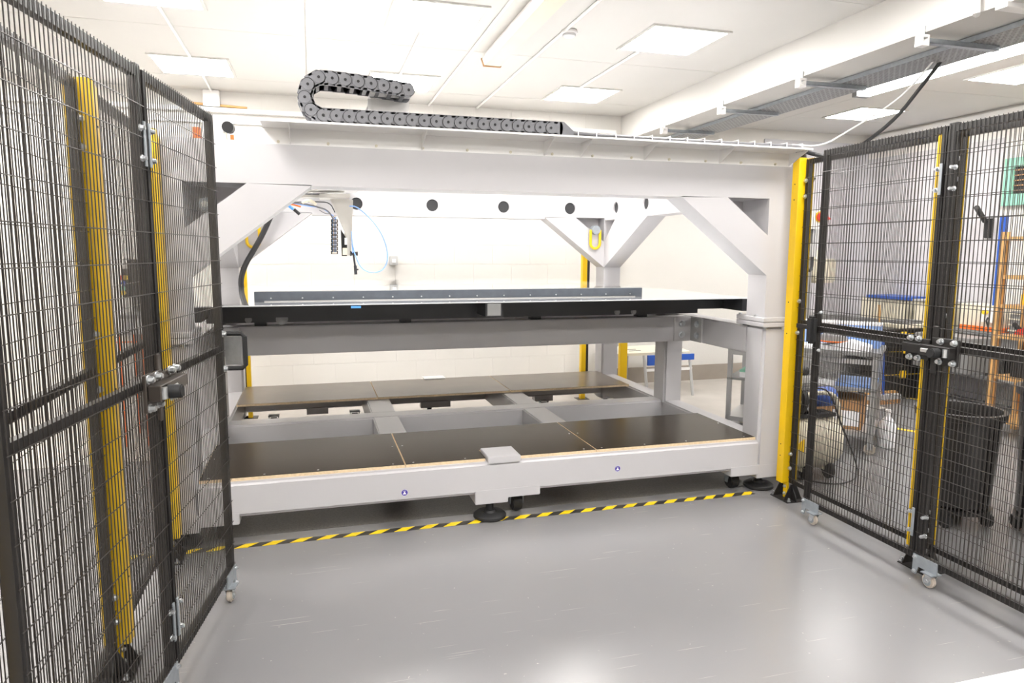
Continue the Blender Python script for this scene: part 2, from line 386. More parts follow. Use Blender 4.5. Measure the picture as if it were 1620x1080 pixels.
# ---------------------------------------------------------------- cable tray and its brackets under the beam
ct = thing('cable_tray', 'grey perforated steel cable tray running under the concrete beam', 'cable tray', (4.1, 0, 2.98))
MB().box(3.93, 4.24, -5, WY2 - .05, 2.965, 2.970).build('tray_base', 'perf', ct)
MB().box(3.925, 3.932, -5, WY2 - .05, 2.965, 2.995).build('side_flange', 'zinc', ct)
MB().box(4.238, 4.245, -5, WY2 - .05, 2.965, 2.995).build('side_flange', 'zinc', ct)
names = {-1.53: 'tray bracket nearest the camera, outside the view', -.52: 'big steel tray bracket nearest the right edge of the photo',
         .57: 'second steel tray bracket, above the fence gap at right', 1.63: 'third steel tray bracket along the beam, farther away', 2.70: 'farthest small steel tray bracket under the beam'}
tb0 = None
for y, lb in names.items():
    if tb0 is None:
        tb0 = thing('tray_bracket', lb, 'bracket', (3.57, y, 2.94), group='steel channel brackets under the cable tray')
        m_ = MB(); m_.box(.05, .60, -.02, .02, -.005, .001); m_.box(.05, .60, -.02, -.016, -.005, .024); m_.box(.05, .60, .016, .02, -.005, .024)
        m_.build('channel', 'zinc', tb0, world=False)
        MB().ring([(-.02, -.025), (.04, -.025), (.04, .04), (-.02, .04)], [(-.006, -.008), (.028, -.008), (.028, .024), (-.006, .024)], 'y', -.03, .02).build('beam_clamp', 'white', tb0, world=False)
        MB().cyl((.02, -.005, .02), (.02, -.005, .095), .007).build('clamp_bolt', 'steel', tb0, world=False)
    else:
        tb0_ = copy_tree(tb0); tb0_.location = (3.57, y, 2.94); tb0_['label'] = lb
# cables falling from the tray
c0 = at(1493, 92, Z=2.99)
pts = [c0 + Vector((0, 0, .04)), c0, at(1455, 140, X=4.1), at(1420, 185, X=4.0), at(1375, 222, X=3.85), at(1330, 250, X=3.6), at(1292, 246, X=3.25), (3.12, .02, 2.38)]
o = MB().tube(pts, .013, 10, smooth=2).build('hanging_cable', 'cable'); origin_to(o, c0); tag(o, 'thick black cable drooping from the cable tray to the machine', 'cable')
c1 = at(1482, 90, Z=2.99)
pts = [c1, at(1440, 140, X=4.1), at(1400, 172, X=4.0), at(1340, 208, X=3.8), at(1300, 232, X=3.4), (3.14, .05, 2.40)]
o = MB().tube(pts, .006, 8, smooth=2).build('hanging_cable', 'tie'); origin_to(o, c1); tag(o, 'thin white cable drooping from the cable tray beside the black one', 'cable')

# ================================================================ THE MACHINE
XL, XR = -0.653, 2.953       # inner faces of legs
XLo, XRo = -0.853, 3.140     # outer faces
YB = 2.745                   # back frame front face
mach = thing('gantry_machine', 'large welded grey steel portal frame of the gantry machine', 'machine', (1.15, 1.4, 0))
def plate_hole(m_, poly, c, r, ax, a0, a1, N=36):
    n = len(poly); angs = sorted([math.atan2(q - c[1], p - c[0]) % (2 * PI) for p, q in poly] + [2 * PI * k / N for k in range(N)])
    out, inn = [], []
    for t_ in angs:
        d = (math.cos(t_), math.sin(t_)); best = 1e9
        for i in range(n):
            x1, y1 = poly[i]; x2, y2 = poly[(i + 1) % n]; ex, ey = x2 - x1, y2 - y1
            den = d[0] * ey - d[1] * ex
            if abs(den) < 1e-12: continue
            t = ((x1 - c[0]) * ey - (y1 - c[1]) * ex) / den; u = ((x1 - c[0]) * d[1] - (y1 - c[1]) * d[0]) / den
            if t > 0 and -1e-6 <= u <= 1 + 1e-6: best = min(best, t)
        out.append((c[0] + d[0] * best, c[1] + d[1] * best)); inn.append((c[0] + d[0] * r, c[1] + d[1] * r))
    m_.ring(out, inn, ax, a0, a1)
HR = .058
def hole_shade_disc(p, d):  # dark disc standing in for the shade inside the hollow beam
    p = Vector(p); MB().cyl(p, p + Vector(d) * .003, HR - .0005, 24).build('hole_shade', 'dark', mach)
def portal(name, y0, y1, zlow, closed_tri=None):
    z0, z1, zt, zd = 1.235, 2.03, 2.247, 1.524
    m_ = MB()
    outer = [(XLo, z0), (XLo, zt), (XRo, zt), (XRo, z0), (XR, z0), (XR, zd), (2.293, z1), (-.015, z1), (XL, zd), (XL, z0)]
    # split in pieces with triangular openings at the corners
    def quad(pl): m_.prism(pl, 'y', y0, y1)
    for sgn in (1, -1):
        cx = 1.15
        def X(x): return x if sgn > 0 else 2 * cx - x
        xi, xo = XR, XRo
        tri = [(2.63, 2.035), (2.947, 2.035), (2.947, 1.792)]
        P = [(X(a), b) for a, b in [(xi, z0), (xo, z0), (xo, zt), (2.1, zt), (2.1, z1), (2.293, z1), (xi, zd)]]
        T = [(X(a), b) for a, b in tri]
        # faces with hole: build as strips around the triangle
        A = [(X(a), b) for a, b in [(xi, z0), (xo, z0), (xo, zt), (2.947, zt), tri[1], tri[2], (xi, zd)]]
        m_.prism([A[0], A[1], (X(xo), zd), A[6]], 'y', y0, y1)
        m_.prism([(X(xi), zd), (X(xo), zd), (X(xo), zt), (X(2.947), zt), T[1], T[2]], 'y', y0, y1)
        m_.prism([(X(xi), zd), T[2], T[0], (X(2.293), z1)], 'y', y0, y1)
        m_.prism([T[0], T[1], (X(2.947), zt), (X(2.63), zt)], 'y', y0, y1)
        q4 = [(X(2.293), z1 + .005), T[0], (X(2.63), zt), (X(2.293), zt)]
        if name == 'back_portal': plate_hole(m_, q4, (X(2.565), 2.127), HR, 'y', y0, y1); hole_shade_disc((X(2.565), y0 + .02, 2.127), (0, 1, 0))
        else: m_.prism(q4, 'y', y0, y1)
    if name == 'back_portal':
        # beam with round lightening holes
        hs = [.414, 1.136, 1.856]
        xs_ = [2 * 1.15 - 2.293, (hs[0] + hs[1]) / 2, (hs[1] + hs[2]) / 2, 2.293]
        for i, hx in enumerate(hs):
            pl = [(xs_[i], z1 - .015), (xs_[i + 1], z1 - .015), (xs_[i + 1], zt), (xs_[i], zt)]
            plate_hole(m_, pl, (hx, 2.127), HR, 'y', y0, y1); hole_shade_disc((hx, y0 + .02, 2.127), (0, 1, 0))
    else:
        m_.prism([(2 * 1.15 - 2.293, z1), (2.293, z1), (2.293, zt), (2 * 1.15 - 2.293, zt)], 'y', y0, y1)
    return m_
portal('front_portal', 0, .205, 0).build('front_portal', 'mach', mach)
bp_ = portal('back_portal', YB, YB + .205, 0).build('back_portal', 'mach', mach)
# round rolled lip along the opening of the front portal
m_ = MB(); 
lip = [(XR, 0, 1.235), (XR, 0, 1.524), (2.293, 0, 2.03), (.007, 0, 2.03), (XL, 0, 1.524), (XL, 0, 1.235)]
# upper side beams with their diagonals and holes
for sx, (xa_, xb_) in enumerate(((XR, XRo), (XLo, XL))):
    m_ = MB()
    zt, z1, zd = 2.247, 2.012, 1.522
    hs = [2.477, 1.821, 1.15, .49]
    ed = [YB, (hs[0] + hs[1]) / 2, (hs[1] + hs[2]) / 2, (hs[2] + hs[3]) / 2, .205]
    for i, hy in enumerate(hs):
        b, a = ed[i], ed[i + 1]
        plate_hole(m_, [(a, z1), (b, z1), (b, zt), (a, zt)], (hy, 2.127), HR, 'x', xa_, xb_)
        hole_shade_disc(((xa_ + .015) if sx == 0 else (xb_ - .015), hy, 2.127), (1 if sx == 0 else -1, 0, 0))
    m_.prism([(YB, zd), (YB, 1.795), (2.49, z1), (1.78, z1)], 'x', xa_, xb_)
    m_.build('side_beam', 'mach', mach)
# closed pockets behind the corner openings
for sgn in (1, -1):
    X = (lambda x: x) if sgn > 0 else (lambda x: 2.3 - x)
    a, b = sorted((X(2.60), X(2.95)))
    MB().box(a, b, .205, .31, 2.036, 2.05).build('pocket_roof', 'mach', mach)
    MB().prism([(X(2.52), 2.036), (X(2.95), 2.036), (X(2.95), 1.72)], 'y', .30, .31).build('pocket_back', 'mach', mach)
    q0, q1 = sorted((X(2.947), X(2.956)))
    MB().prism([(.204, 1.70), (.31, 1.70), (.31, 2.037), (.204, 2.037)], 'x', q0, q1).build('pocket_side', 'mach', mach)
    MB().prism([(X(2.60), 2.05), (X(2.96), 2.05), (X(2.96), 1.76)], 'y', YB + .15, YB + .155).build('pocket_back', 'mach', mach)
# lower part: legs, base rails
def leg(x0, x1, y0, y1, z0=.172):
    MB().box(x0, x1, y0, y1, z0, 1.172).build('leg', 'mach', mach, bevel=.018, seg=3)
leg(XR, XRo, 0, .205, .105); leg(XLo, XL, 0, .205, .105)
leg(XR, XRo, YB, YB + .205, .105); leg(XLo, XL, YB, YB + .205, .105)
leg(XR, XR + .175, 1.365, 1.57, .30); leg(XLo, XL, 1.365, 1.57, .30)
# flange plates with bolts between leg and portal
for x0, x1 in ((XR - .018, XRo + .015), (XLo - .015, XL + .018)):
    for y0, y1 in ((-.018, .30), (YB - .05, YB + .225)):
        MB().box(x0, x1, y0, y1, 1.172, 1.203).build('flange', 'mach', mach, bevel=.003, seg=1)
        MB().box(x0, x1, y0, y1, 1.206, 1.237).build('flange', 'mach', mach, bevel=.003, seg=1)
def bolt_mesh(m_, p, d, r=.014, h=.012):
    p = Vector(p); d = Vector(d).normalized()
    m_.cyl(p, p + d * .004, r * 1.35, 14); m_.cyl(p, p + d * h, r, 6)
for x in (XR + .02, XRo - .03, XLo + .03, XL - .02):
    for y in (-.002, .27):
        m_ = MB(); bolt_mesh(m_, (x if y > 0 else x - .012, y, 1.172), (0, 0, -1), .012, .02); m_.build('bolt', 'steel', mach)
for y in (.09, .27):
    for xs_ in (XR - .006,):
        m_ = MB(); bolt_mesh(m_, (xs_, y, 1.237), (0, 0, 1), .012, .014); m_.build('bolt', 'steel', mach)
# base: front/back beam, side rails, centre rail, cross rails
ZT, ZB = .374, .172
MB().box(XL - .02, XR + .02, 0, .205, ZB, ZT).build('base_beam', 'mach', mach, bevel=.018, seg=3)
MB().box(XL - .02, XR + .02, YB, YB + .205, ZB, ZT).build('base_beam', 'mach', mach, bevel=.018, seg=3)
MB().box(XL - .02, XR + .02, 1.40, 1.58, ZB, ZT).build('base_beam', 'mach', mach, bevel=.014, seg=3)
MB().box(XR, XR + .165, .19, YB + .02, ZB, ZT).build('side_rail', 'mach', mach, bevel=.014, seg=3)
MB().box(XL - .165, XL, .19, YB + .02, ZB, ZT).build('side_rail', 'mach', mach, bevel=.014, seg=3)
for x0, x1 in ((.42, .622), (1.658, 1.862)):
    MB().box(x0, x1, .19, 1.41, ZB, ZT - .002).build('cross_rail', 'mach', mach, bevel=.01, seg=2)
    MB().box(x0, x1, 1.57, YB + .02, ZB, ZT - .002).build('cross_rail', 'mach', mach, bevel=.01, seg=2)
# tab on top and stepped blocks below the front beam
MB().box(1.010, 1.222, -.002, .215, ZT - .01, .408).build('tab', 'mach', mach, bevel=.004)
m_ = MB().prism([(.927, ZB + .03), (.927, .108), (1.140, .108), (1.140, .139), (1.352, .139), (1.352, ZB + .03)], 'y', -.002, .20); m_.build('foot_block', 'mach', mach, bevel=.004)
m_ = MB().prism([(2.745, ZB + .03), (2.745, .130), (2.955, .130), (2.955, .102), (XRo, .102), (XRo, ZB + .03)], 'y', -.002, .22); m_.build('foot_block', 'mach', mach, bevel=.004)
m_ = MB().prism([(-.445, ZB + .03), (-.445, .130), (-.655, .130), (-.655, .102), (XLo, .102), (XLo, ZB + .03)], 'y', -.002, .22); m_.build('foot_block', 'mach', mach, bevel=.004)
for x0, x1 in ((-.1, .1), (1.0, 1.3), (2.2, 2.4)):
    MB().box(x0, x1, YB - .002, YB + .1, .12, ZB + .01).build('foot_block', 'mach', mach)
# levelling feet
for (fx, fy) in ((1.035, .06), (3.05, .11), (-.76, .11), (1.1, 2.85), (3.05, 2.85), (-.76, 2.85), (1.1, 1.48)):
    f_ = MB().cyl((fx, fy, .018), (fx, fy, .19 if fy > 1 else .12), .024, 14).build('levelling_foot', 'rubber', mach, smooth=True)
    MB().lathe([(0, .001), (.098, .001), (.105, .008), (.104, .022), (.088, .034), (.045, .038), (.036, .052), (0, .056)], (fx, fy, 0), n=28).build('pad', 'rubber', f_, smooth=True)
# castors under the machine
for (fx, fy, lb) in ((1.23, .13, 0), (2.85, .14, 0), (-.55, .14, 0), (.35, 2.75, 0), (2.3, 2.75, 0), (-.4, 2.75, 0)):
    c_ = MB(); c_.box(fx - .05, fx + .05, fy - .04, fy + .04, .125, .135)
    c_.prism([(fy - .035, .13), (fy + .035, .13), (fy + .02, .045), (fy - .01, .045)], 'x', fx - .045, fx - .040)
    c_.prism([(fy - .035, .13), (fy + .035, .13), (fy + .02, .045), (fy - .01, .045)], 'x', fx + .040, fx + .045)
    c_ = c_.build('castor', 'zinc', mach)
    MB().cyl((fx - .032, fy, .058), (fx + .032, fy, .058), .054, 22).build('wheel', 'rubber', c_, bevel=.006)
# middle long beams and side beams (carry the table)
MB().box(XL, XR, .945, 1.10, .963, 1.163).build('table_beam', 'mach', mach, bevel=.006)
MB().box(XL, XR, 1.85, 2.0, .963, 1.163).build('table_beam', 'mach', mach, bevel=.006)
MB().box(XR, XR + .17, .19, YB + .02, .965, 1.163).build('table_side_beam', 'mach', mach, bevel=.01)
MB().box(XL - .17, XL, .19, YB + .02, .965, 1.163).build('table_side_beam', 'mach', mach, bevel=.01)
for sgn in (1, -1):
    X = (lambda x: x) if sgn > 0 else (lambda x: 2.3 - x)
    a, b = sorted((X(XR - .16), X(XR)))
    MB().box(a, b, .934, .945, .967, 1.159).build('bracket_plate', 'mach', mach, bevel=.002, seg=1)
    a, b = sorted((X(XR - .012), X(XR)))
    MB().box(a, b, .77, .945, .967, 1.159).build('bracket_plate', 'lgrey', mach, bevel=.002, seg=1)
    for z in (1.02, 1.108):
        m_ = MB(); bolt_mesh(m_, (X(XR - .09), .934, z), (0, -1, 0), .021, .014); m_.build('bolt', 'steel', mach)
        m_ = MB(); bolt_mesh(m_, (X(XR - .012), .84, z), (-1 if sgn > 0 else 1, 0, 0), .021, .014); m_.build('bolt', 'steel', mach)
# linear guide under the front beam and back rail
MB().box(-.0, 1.07, .205, .25, 2.03, 2.06).build('guide_rail', 'white', mach)
MB().box(1.30, 2.30, .205, .24, 2.04, 2.07).build('guide_rail', 'white', mach)

# stickers
for i, (u, v) in enumerate(((640, 779), (977, 741))):
    p = at(u, v, Y=0)
    t = thing('sticker', ('left' if i == 0 else 'right') + ' round purple sticker with white triangle on the front beam', 'sticker', (p.x, 0, p.z), group='round purple stickers on the front beam')
    m_ = MB().cyl((p.x, 0, p.z), (p.x, -.0015, p.z), .0205, 28); m_.build('disc', 'purple', t)
    m_ = MB(); m_.prism([(p.x - .011, p.z - .010), (p.x + .011, p.z - .010), (p.x, p.z + .008)], 'y', -.0025, -.0014)
    m_.box(p.x - .008, p.x + .008, -.0025, -.0014, p.z + .0095, p.z + .012); m_.build('symbol', 'paper', t)
    m_ = MB().lathe([(.0205, -.0016), (.0205, -.0022), (.0192, -.0022), (.0192, -.0016)], (p.x, 0, p.z), axis='y', n=28).build('ring', 'paper', t)

# ---------------------------------------------------------------- boards on the base frame
def board(x0, x1, y0, y1, label, i, grp, dx0=0, dx1=0, notch=None):
    t = thing('floor_board', label, 'board', ((x0 + x1) / 2, (y0 + y1) / 2, ZT), group=grp)
    o_ = [(x0 + dx0, y0), (x1 - dx1, y0), (x1, y1), (x0, y1)]
    if notch: o_ = notch
    MB().prism(o_, 'z', ZT + .0005, ZT + .0175).build('core', 'edge', t)
    c = (sum(p[0] for p in o_) / len(o_), sum(p[1] for p in o_) / len(o_))
    MB().prism([(a + (.003 if a < c[0] else -.003), b + (.003 if b < c[1] else -.003)) for a, b in o_], 'z', ZT + .0175, ZT + .0195).build('face', 'ply' if y0 < 1 else 'plyworn', t)
    # screws
    if y0 < 1:
        pts = [(x0 + f * (x1 - x0), y0 + .03) for f in (.04, .3, .56, .94)] + [(x1 - .03, y0 + .42), (x0 + .03, y0 + .42)]
        if notch: pts = [p for p in pts if not (.99 < p[0] < 1.24 and p[1] < .24)]
        for p in pts: MB().cyl((p[0], p[1], ZT + .0195), (p[0], p[1], ZT + .021), .006, 8).build('screw', 'steel', t)
    return t
board(XL + .0, .500, .035, .80, 'left of the three dark brown boards on the front of the base', 0, 'front dark boards')
board(.504, 1.748, .035, .80, 'middle dark brown front board notched around the grey tab', 1, 'front dark boards',
      notch=[(.504, .035), (1.000, .035), (1.000, .225), (1.232, .225), (1.232, .035), (1.748, .035), (1.748, .80), (.504, .80)])
board(1.752, XR - .0, .035, .80, 'right of the three dark brown boards beside the front right leg', 2, 'front dark boards')
board(XL + .0, .515, 2.07, YB + .14, 'left of the three worn brown boards at the back of the base', 3, 'rear brown boards')
board(.519, 1.742, 2.07, YB + .14, 'middle worn brown rear board with a white sheet on its edge', 4, 'rear brown boards')
board(1.746, XR - .0, 2.07, YB + .14, 'right of the three worn brown boards by the rear right leg', 5, 'rear brown boards')
pc = at(687, 598, Z=ZT + .02)
o = MB().box(pc.x - .11, pc.x + .11, pc.y - .06, pc.y + .10, ZT + .0195, ZT + .028).build('white_sheet', 'paper', bevel=.002); origin_to(o, (pc.x, pc.y, ZT + .0195))
tag(o, 'small white sheet lying on the rear boards', 'sheet')

# ---------------------------------------------------------------- the table
TZ = 1.357
tab = thing('machine_table', 'glossy white gantry table on a black frame inside the machine', 'table', (1.15, 1.2, 1.26))
tx0, tx1, ty0, ty1 = -.78, 3.02, .25, 2.55
MB().box(-.72, 3.02, ty0, ty1, TZ - .008, TZ).build('table_sheet', 'glass', tab, bevel=.002, seg=1)
MB().box(-.62, 2.945, .50, .56, 1.262, TZ - .009).build('long_rail', 'dark', tab); MB().box(-.62, 2.945, 2.4, 2.47, 1.262, TZ - .009).build('long_rail', 'dark', tab)
for x0, x1 in ((-.70, -.63), (2.95, 3.015)): MB().box(x0, x1, .255, 2.5, 1.262, TZ - .009).build('end_rail', 'dark', tab)
for x in (.3, 1.9): MB().box(x, x + .07, .56, 2.45, 1.265, TZ - .009).build('cross_bar', 'dark', tab)
MB().box(1.055, 1.165, .245, 2.4, 1.262, TZ - .009).build('cross_bar', 'dark', tab)
MB().box(1.066, 1.154, .240, .246, 1.268, TZ - .012).build('end_cap', 'grey', tab)
m_ = MB(); m_.box(XL + .01, 2.78, .57, 1.3, 1.225, 1.270); m_.build('under_plate', 'dark', tab)
for x in (-.40, -.20, 2.12, 2.25):
    m_ = MB(); bolt_mesh(m_, (x, .57, 1.245), (0, -1, 0), .028 if x in (-.2,) else .016, .012); m_.build('bolt', 'grey', tab)
for x in (-.4, .6, 1.6, 2.5):
    MB().box(x, x + .08, 1.0, 1.08, 1.16, 1.24).build('support_pad', 'dark', tab)
pf = thing('vacuum_bed', 'raised white bed with slate grey front edge on the table', 'bed', (1, 1.3, TZ))
MB().box(-.36, 2.31, .56, .575, TZ + .0, TZ + .062).build('front_rail', 'slate', pf)
MB().box(-.36, 2.31, .575, 2.35, TZ + .055, TZ + .066).build('top_plate', 'glass', pf)
MB().box(-.36, -.345, .575, 2.35, TZ, TZ + .055).build('side_rail', 'slate', pf); MB().box(2.295, 2.31, .575, 2.35, TZ, TZ + .055).build('side_rail', 'slate', pf)
MB().box(-.30, 2.25, .548, .56, TZ, TZ + .006).build('foot_strip', 'alu', pf)
for i in range(14):
    x = -.26 + i * .19
    MB().cyl((x, .548, TZ + .022), (x, .555, TZ + .022), .005, 8).build('screw', 'steel', pf)
p0, p1 = at(555, 479, Y=.245), at(571, 487, Y=.245)
o = MB().box(p0.x, p1.x, .236, .245, p1.z, TZ - .012).build('tape_piece', 'tapeblue'); origin_to(o, ((p0.x + p1.x) / 2, .24, p0.z)); tag(o, 'scrap of blue masking tape stuck on the table edge', 'tape')

# ---------------------------------------------------------------- white shelf along the top
SZ = 2.337
sh = thing('cable_shelf', 'long white steel shelf bracketed along the top of the machine', 'shelf', (1.4, 0, 2.25))
SX0, SX1 = -.238, 3.115
MB().box(SX0, SX1, .012, .016, 2.235, SZ).build('back_plate', 'white', sh)
MB().box(SX0, SX1, -.19, .016, SZ - .003, SZ).build('shelf_plate', 'white', sh)
MB().box(SX0, SX1, -.192, -.189, SZ - .004, SZ + .006).build('front_lip', 'white', sh)
for x in (-.10, .62, 1.36, 1.60 - .005, 2.02, 2.56, 3.09):
    MB().prism([(.013, 2.25), (.013, SZ - .003), (-.185, SZ - .003)], 'x', x, x + .004).build('gusset', 'white', sh)
for i in range(13):
    x = -.16 + i * .262
    m_ = MB(); bolt_mesh(m_, (x, .012, 2.262), (0, -1, 0), .006, .012); m_.build('bolt', 'cream', sh)
MB().box(XLo, XRo, .02, .20, 2.247, 2.262).build('top_cap', 'mach', mach)

# ---------------------------------------------------------------- energy chain
ec = thing('energy_chain', 'grey plastic cable chain looping over the machine top', 'cable chain', (.7, -.1, SZ))
def chain_link_mesh(pitch, h, y0, y1):
    m_ = MB()
    for ya, yb in ((y0, y0 + .010), (y1 - .010, y1)):
        pl = []
        for k in range(9):
            t_ = PI / 2 + PI * k / 8; pl.append((-pitch * .5 + .026 * math.cos(t_) * .9, h * .5 * math.sin(t_)))
        pl += [(pitch * .5 - .002, -h * .5), (pitch * .62, -h * .3), (pitch * .66, 0), (pitch * .62, h * .3), (pitch * .5 - .002, h * .5)]
        m_.prism(pl, 'y', ya, yb)
    m_.cyl((-pitch * .45, y0 - .003, 0), (-pitch * .45, y0 + .002, 0), h * .40, 16)
    m_.cyl((-pitch * .45, y0 - .0045, 0), (-pitch * .45, y0 + .002, 0), h * .12, 10)
    m_.box(-.010, .010, y0, y1, h * .5 - .012, h * .5 - .002); m_.box(-.010, .010, y0, y1, -h * .5 + .002, -h * .5 + .012)
    return m_
PCH, CH = .0665, .076
CY0, CY1 = -.170, -.025
zl = SZ + .006 + CH / 2; zu = 2.571; rad = (zu - zl) / 2; cxc = .085; xend = 1.40; xbr = .52
path = []   # straight + arc parametrised by length
Ll = xend - cxc; La = PI * rad; Lu = xbr - cxc
def chain_pt(s):
    if s < Ll: return (xend - s, zl, PI)
    s -= Ll
    if s < La:
        a = s / rad; return (cxc - rad * math.sin(a), zl + rad - rad * math.cos(a), PI - a)
    s -= La
    return (cxc + s, zu - .035 * (s / Lu) ** 1.5, 0.0 - .05 * (s / Lu))
lk = None; s_ = .03; n_links = int((Ll + La + Lu) / PCH)
for i in range(n_links + 1):
    x, z, a = chain_pt(s_)
    if lk is None:
        lk = chain_link_mesh(PCH, CH, 0, CY1 - CY0).build('chain_link', 'chain', ec, world=False)
        lk.location = (x - .7, CY0 + .1, z - SZ); lk.rotation_euler = (0, PI - a, 0)
        sm = MB(); cxl = -PCH * .45
        for k in range(10):
            t0, t1 = PI * .55 + PI * .95 * k / 10, PI * .55 + PI * .95 * (k + 1) / 10
            r0_, r1_ = CH * .405, CH * .44
            sm.prism([(cxl + r0_ * math.cos(t0), r0_ * math.sin(t0)), (cxl + r1_ * math.cos(t0), r1_ * math.sin(t0)), (cxl + r1_ * math.cos(t1), r1_ * math.sin(t1)), (cxl + r0_ * math.cos(t1), r0_ * math.sin(t1))], 'y', -.0035, -.0028)
        for dx in (.012, .026): sm.box(dx - .002, dx + .002, -.004, -.0002, CH * .40, CH * .46)
        sm.cyl((cxl, -.0048, 0), (cxl, -.004, 0), CH * .10, 10)
        sm.build('link_seam', 'rubber', lk, world=False)['kind'] = 'stuff'
        # link faces +x locally at a=PI
    else:
        c = copy_tree(lk, ec); c.location = (x - .7, CY0 + .1, z - SZ); c.rotation_euler = (0, PI - a, 0)
    s_ += PCH
MB().prism([(xend - .005, SZ + .006), (xend - .005, SZ + .006 + CH), (xend + .02, SZ + .006 + CH), (xend + .085, SZ + .03), (xend + .085, SZ + .006)], 'y', CY0, CY1).build('end_bracket', 'chain', ec)
# inner belt of cables
pts = [(xend, (CY0 + CY1) / 2, zl)] + [(chain_pt(q)[0], (CY0 + CY1) / 2, chain_pt(q)[1]) for q in [Ll * .5] + [Ll + La * k / 10 for k in range(11)] + [Ll + La + Lu * k / 5 for k in range(1, 6)]]
m_ = MB()
for dy in (-.04, -.015, .015, .04): m_.tube([(p[0], p[1] + dy, p[2]) for p in pts], .012, 6)
m_.build('inner_cable', 'cable', ec, smooth=True)
# cable bundle on the shelf with ties
m_ = MB()
for k in range(5):
    yy = -.165 + k * .016
    m_.tube([(xend + .08, yy - .0, SZ + .02 + .007 * (k % 3)), (xend + .3, yy, SZ + .018 + .004 * (k % 2)), (2.3, yy, SZ + .017 + .004 * (k % 2)), (2.98, yy, SZ + .018), (3.07, yy + .03, SZ + .02), (3.12, yy + .05, SZ - .02), (3.13, yy + .05, SZ - .12)], .0085, 8, smooth=2)
cb = m_.build('cable_bundle', 'gcable', smooth=True); origin_to(cb, (2.2, -.13, SZ)); tag(cb, 'bundle of grey cables tied along the white shelf', 'cables')
for i in range(14):
    x = xend + .10 + i * .115 if i < 2 else xend + .22 + (i - 1) * .118
    if x > 3.05: break
    MB().ring([(-.185, SZ - .004), (-.085, SZ - .004), (-.085, SZ + .034), (-.185, SZ + .034)], [(-.183, SZ - .001), (-.088, SZ - .001), (-.088, SZ + .031), (-.183, SZ + .031)], 'x', x, x + .006).build('cable_tie', 'tie', cb)

# ---------------------------------------------------------------- gantry beam with carriage
ga = thing('gantry_beam', 'white gantry cross beam on top of the machine carrying the cutting head', 'gantry', (.3, 1.3, 2.2))
MB().box(-.10, .42, .26, 2.65, 2.215, 2.30).build('beam', 'white', ga, bevel=.01)
MB().box(.02, .30, .35, 2.5, 2.185, 2.215).build('guide', 'white', ga)
# end bracket holding the chain
MB().box(.322, .552, .020, .024, 2.262, 2.522).build('bracket_plate', 'white', ga)
MB().box(.322, .552, -.155, .024, 2.519, 2.522).build('bracket_flange', 'white', ga)
MB().box(.322, .552, .024, .30, 2.262, 2.268).build('bracket_foot', 'white', ga)
MB().prism([(.024, 2.51), (.024, 2.27), (.22, 2.27)], 'x', .322, .326).build('bracket_gusset', 'lilac', ga)
MB().prism([(.322, 2.48), (.322, 2.27), (.20, 2.27), (.25, 2.35)], 'y', .020, .024).build('bracket_gusset', 'lilac', ga)
MB().box(.05, .15, .3, .5, 2.30, 2.47).build('motor_box', 'white', ga, bevel=.006)
MB().box(.15, .22, .32, .46, 2.30, 2.455).build('drive_unit', 'cream', ga, bevel=.006)
MB().box(.0, .04, .3, .34, 2.30, 2.50).build('strut', 'lgrey', ga)
MB().box(.12, .22, .42, .52, 2.44, 2.49).build('motor', 'grey', ga)
MB().tube([(.24, .3, 2.33), (.27, .28, 2.37), (.31, .27, 2.36), (.34, .3, 2.40)], .01, 8, smooth=2).build('cable', 'cable', ga)

# cutting head: built in the plane of the gantry carriage
HY = 1.30
hd = thing('cutting_head', 'white cutting head hanging from the gantry with cables and nozzle', 'tool head', at(545, 300, Y=HY))
def hp(u, v): p = at(u, v, Y=HY); return (p.x, p.z)
MB().prism([hp(482, 299), hp(545, 299), hp(545, 303), hp(482, 303)], 'y', HY - .12, HY + .1).build('cover', 'offwhite', hd, bevel=.003)
MB().prism([hp(505, 308), hp(553, 308), hp(553, 314), hp(505, 314)], 'y', HY - .1, HY + .12).build('carriage_plate', 'offwhite', hd, bevel=.003)
MB().prism([hp(470, 307), hp(505, 307), hp(505, 312), hp(470, 312)], 'y', HY - .02, HY + .05).build('carriage_arm', 'offwhite', hd)
MB().prism([hp(522, 315), hp(553, 315), hp(552, 404), hp(549, 404), hp(549, 377)], 'y', HY - .012, HY - .006).build('side_plate', 'offwhite', hd)
MB().prism([hp(546, 315), hp(559, 315), hp(556, 404), hp(545, 404)], 'y', HY + .03, HY + .09).build('column', 'offwhite', hd, bevel=.004)
MB().prism([hp(539, 362), hp(550, 380), hp(549, 405), hp(541, 405)], 'y', HY + .01, HY + .028).build('slide', 'rubber', hd)
MB().prism([hp(542, 392), hp(549, 392), hp(549, 403), hp(542, 403)], 'y', HY - .02, HY + .008).build('servo', 'cream', hd)
MB().prism([hp(545, 376), hp(549, 376), hp(549, 387), hp(545, 387)], 'y', HY - .02, HY + .008).build('sensor', 'white', hd)
# small vertical chain
m0 = None
for i in range(9):
    v = 347 + i * 6.2
    a = hp(523.5, v); b = hp(534.5, v + 5.2)
    m_ = MB().ring([(a[0], b[1]), (b[0], b[1]), (b[0], a[1]), (a[0], a[1])], [(a[0] + .006, b[1] + .004), (b[0] - .006, b[1] + .004), (b[0] - .006, a[1] - .004), (a[0] + .006, a[1] - .004)], 'y', HY - .03, HY + .02)
    m_.build('chain_link', 'rubber', hd)
m_ = MB()
for k in range(3):
    a = hp(526 + 2.6 * k, 343); b = hp(526 + 2.6 * k, 399); m_.tube([(a[0], HY - .005, a[1]), (b[0], HY - .005, b[1])], .0045, 6)
m_.build('chain_cable', 'tapeblue', hd)
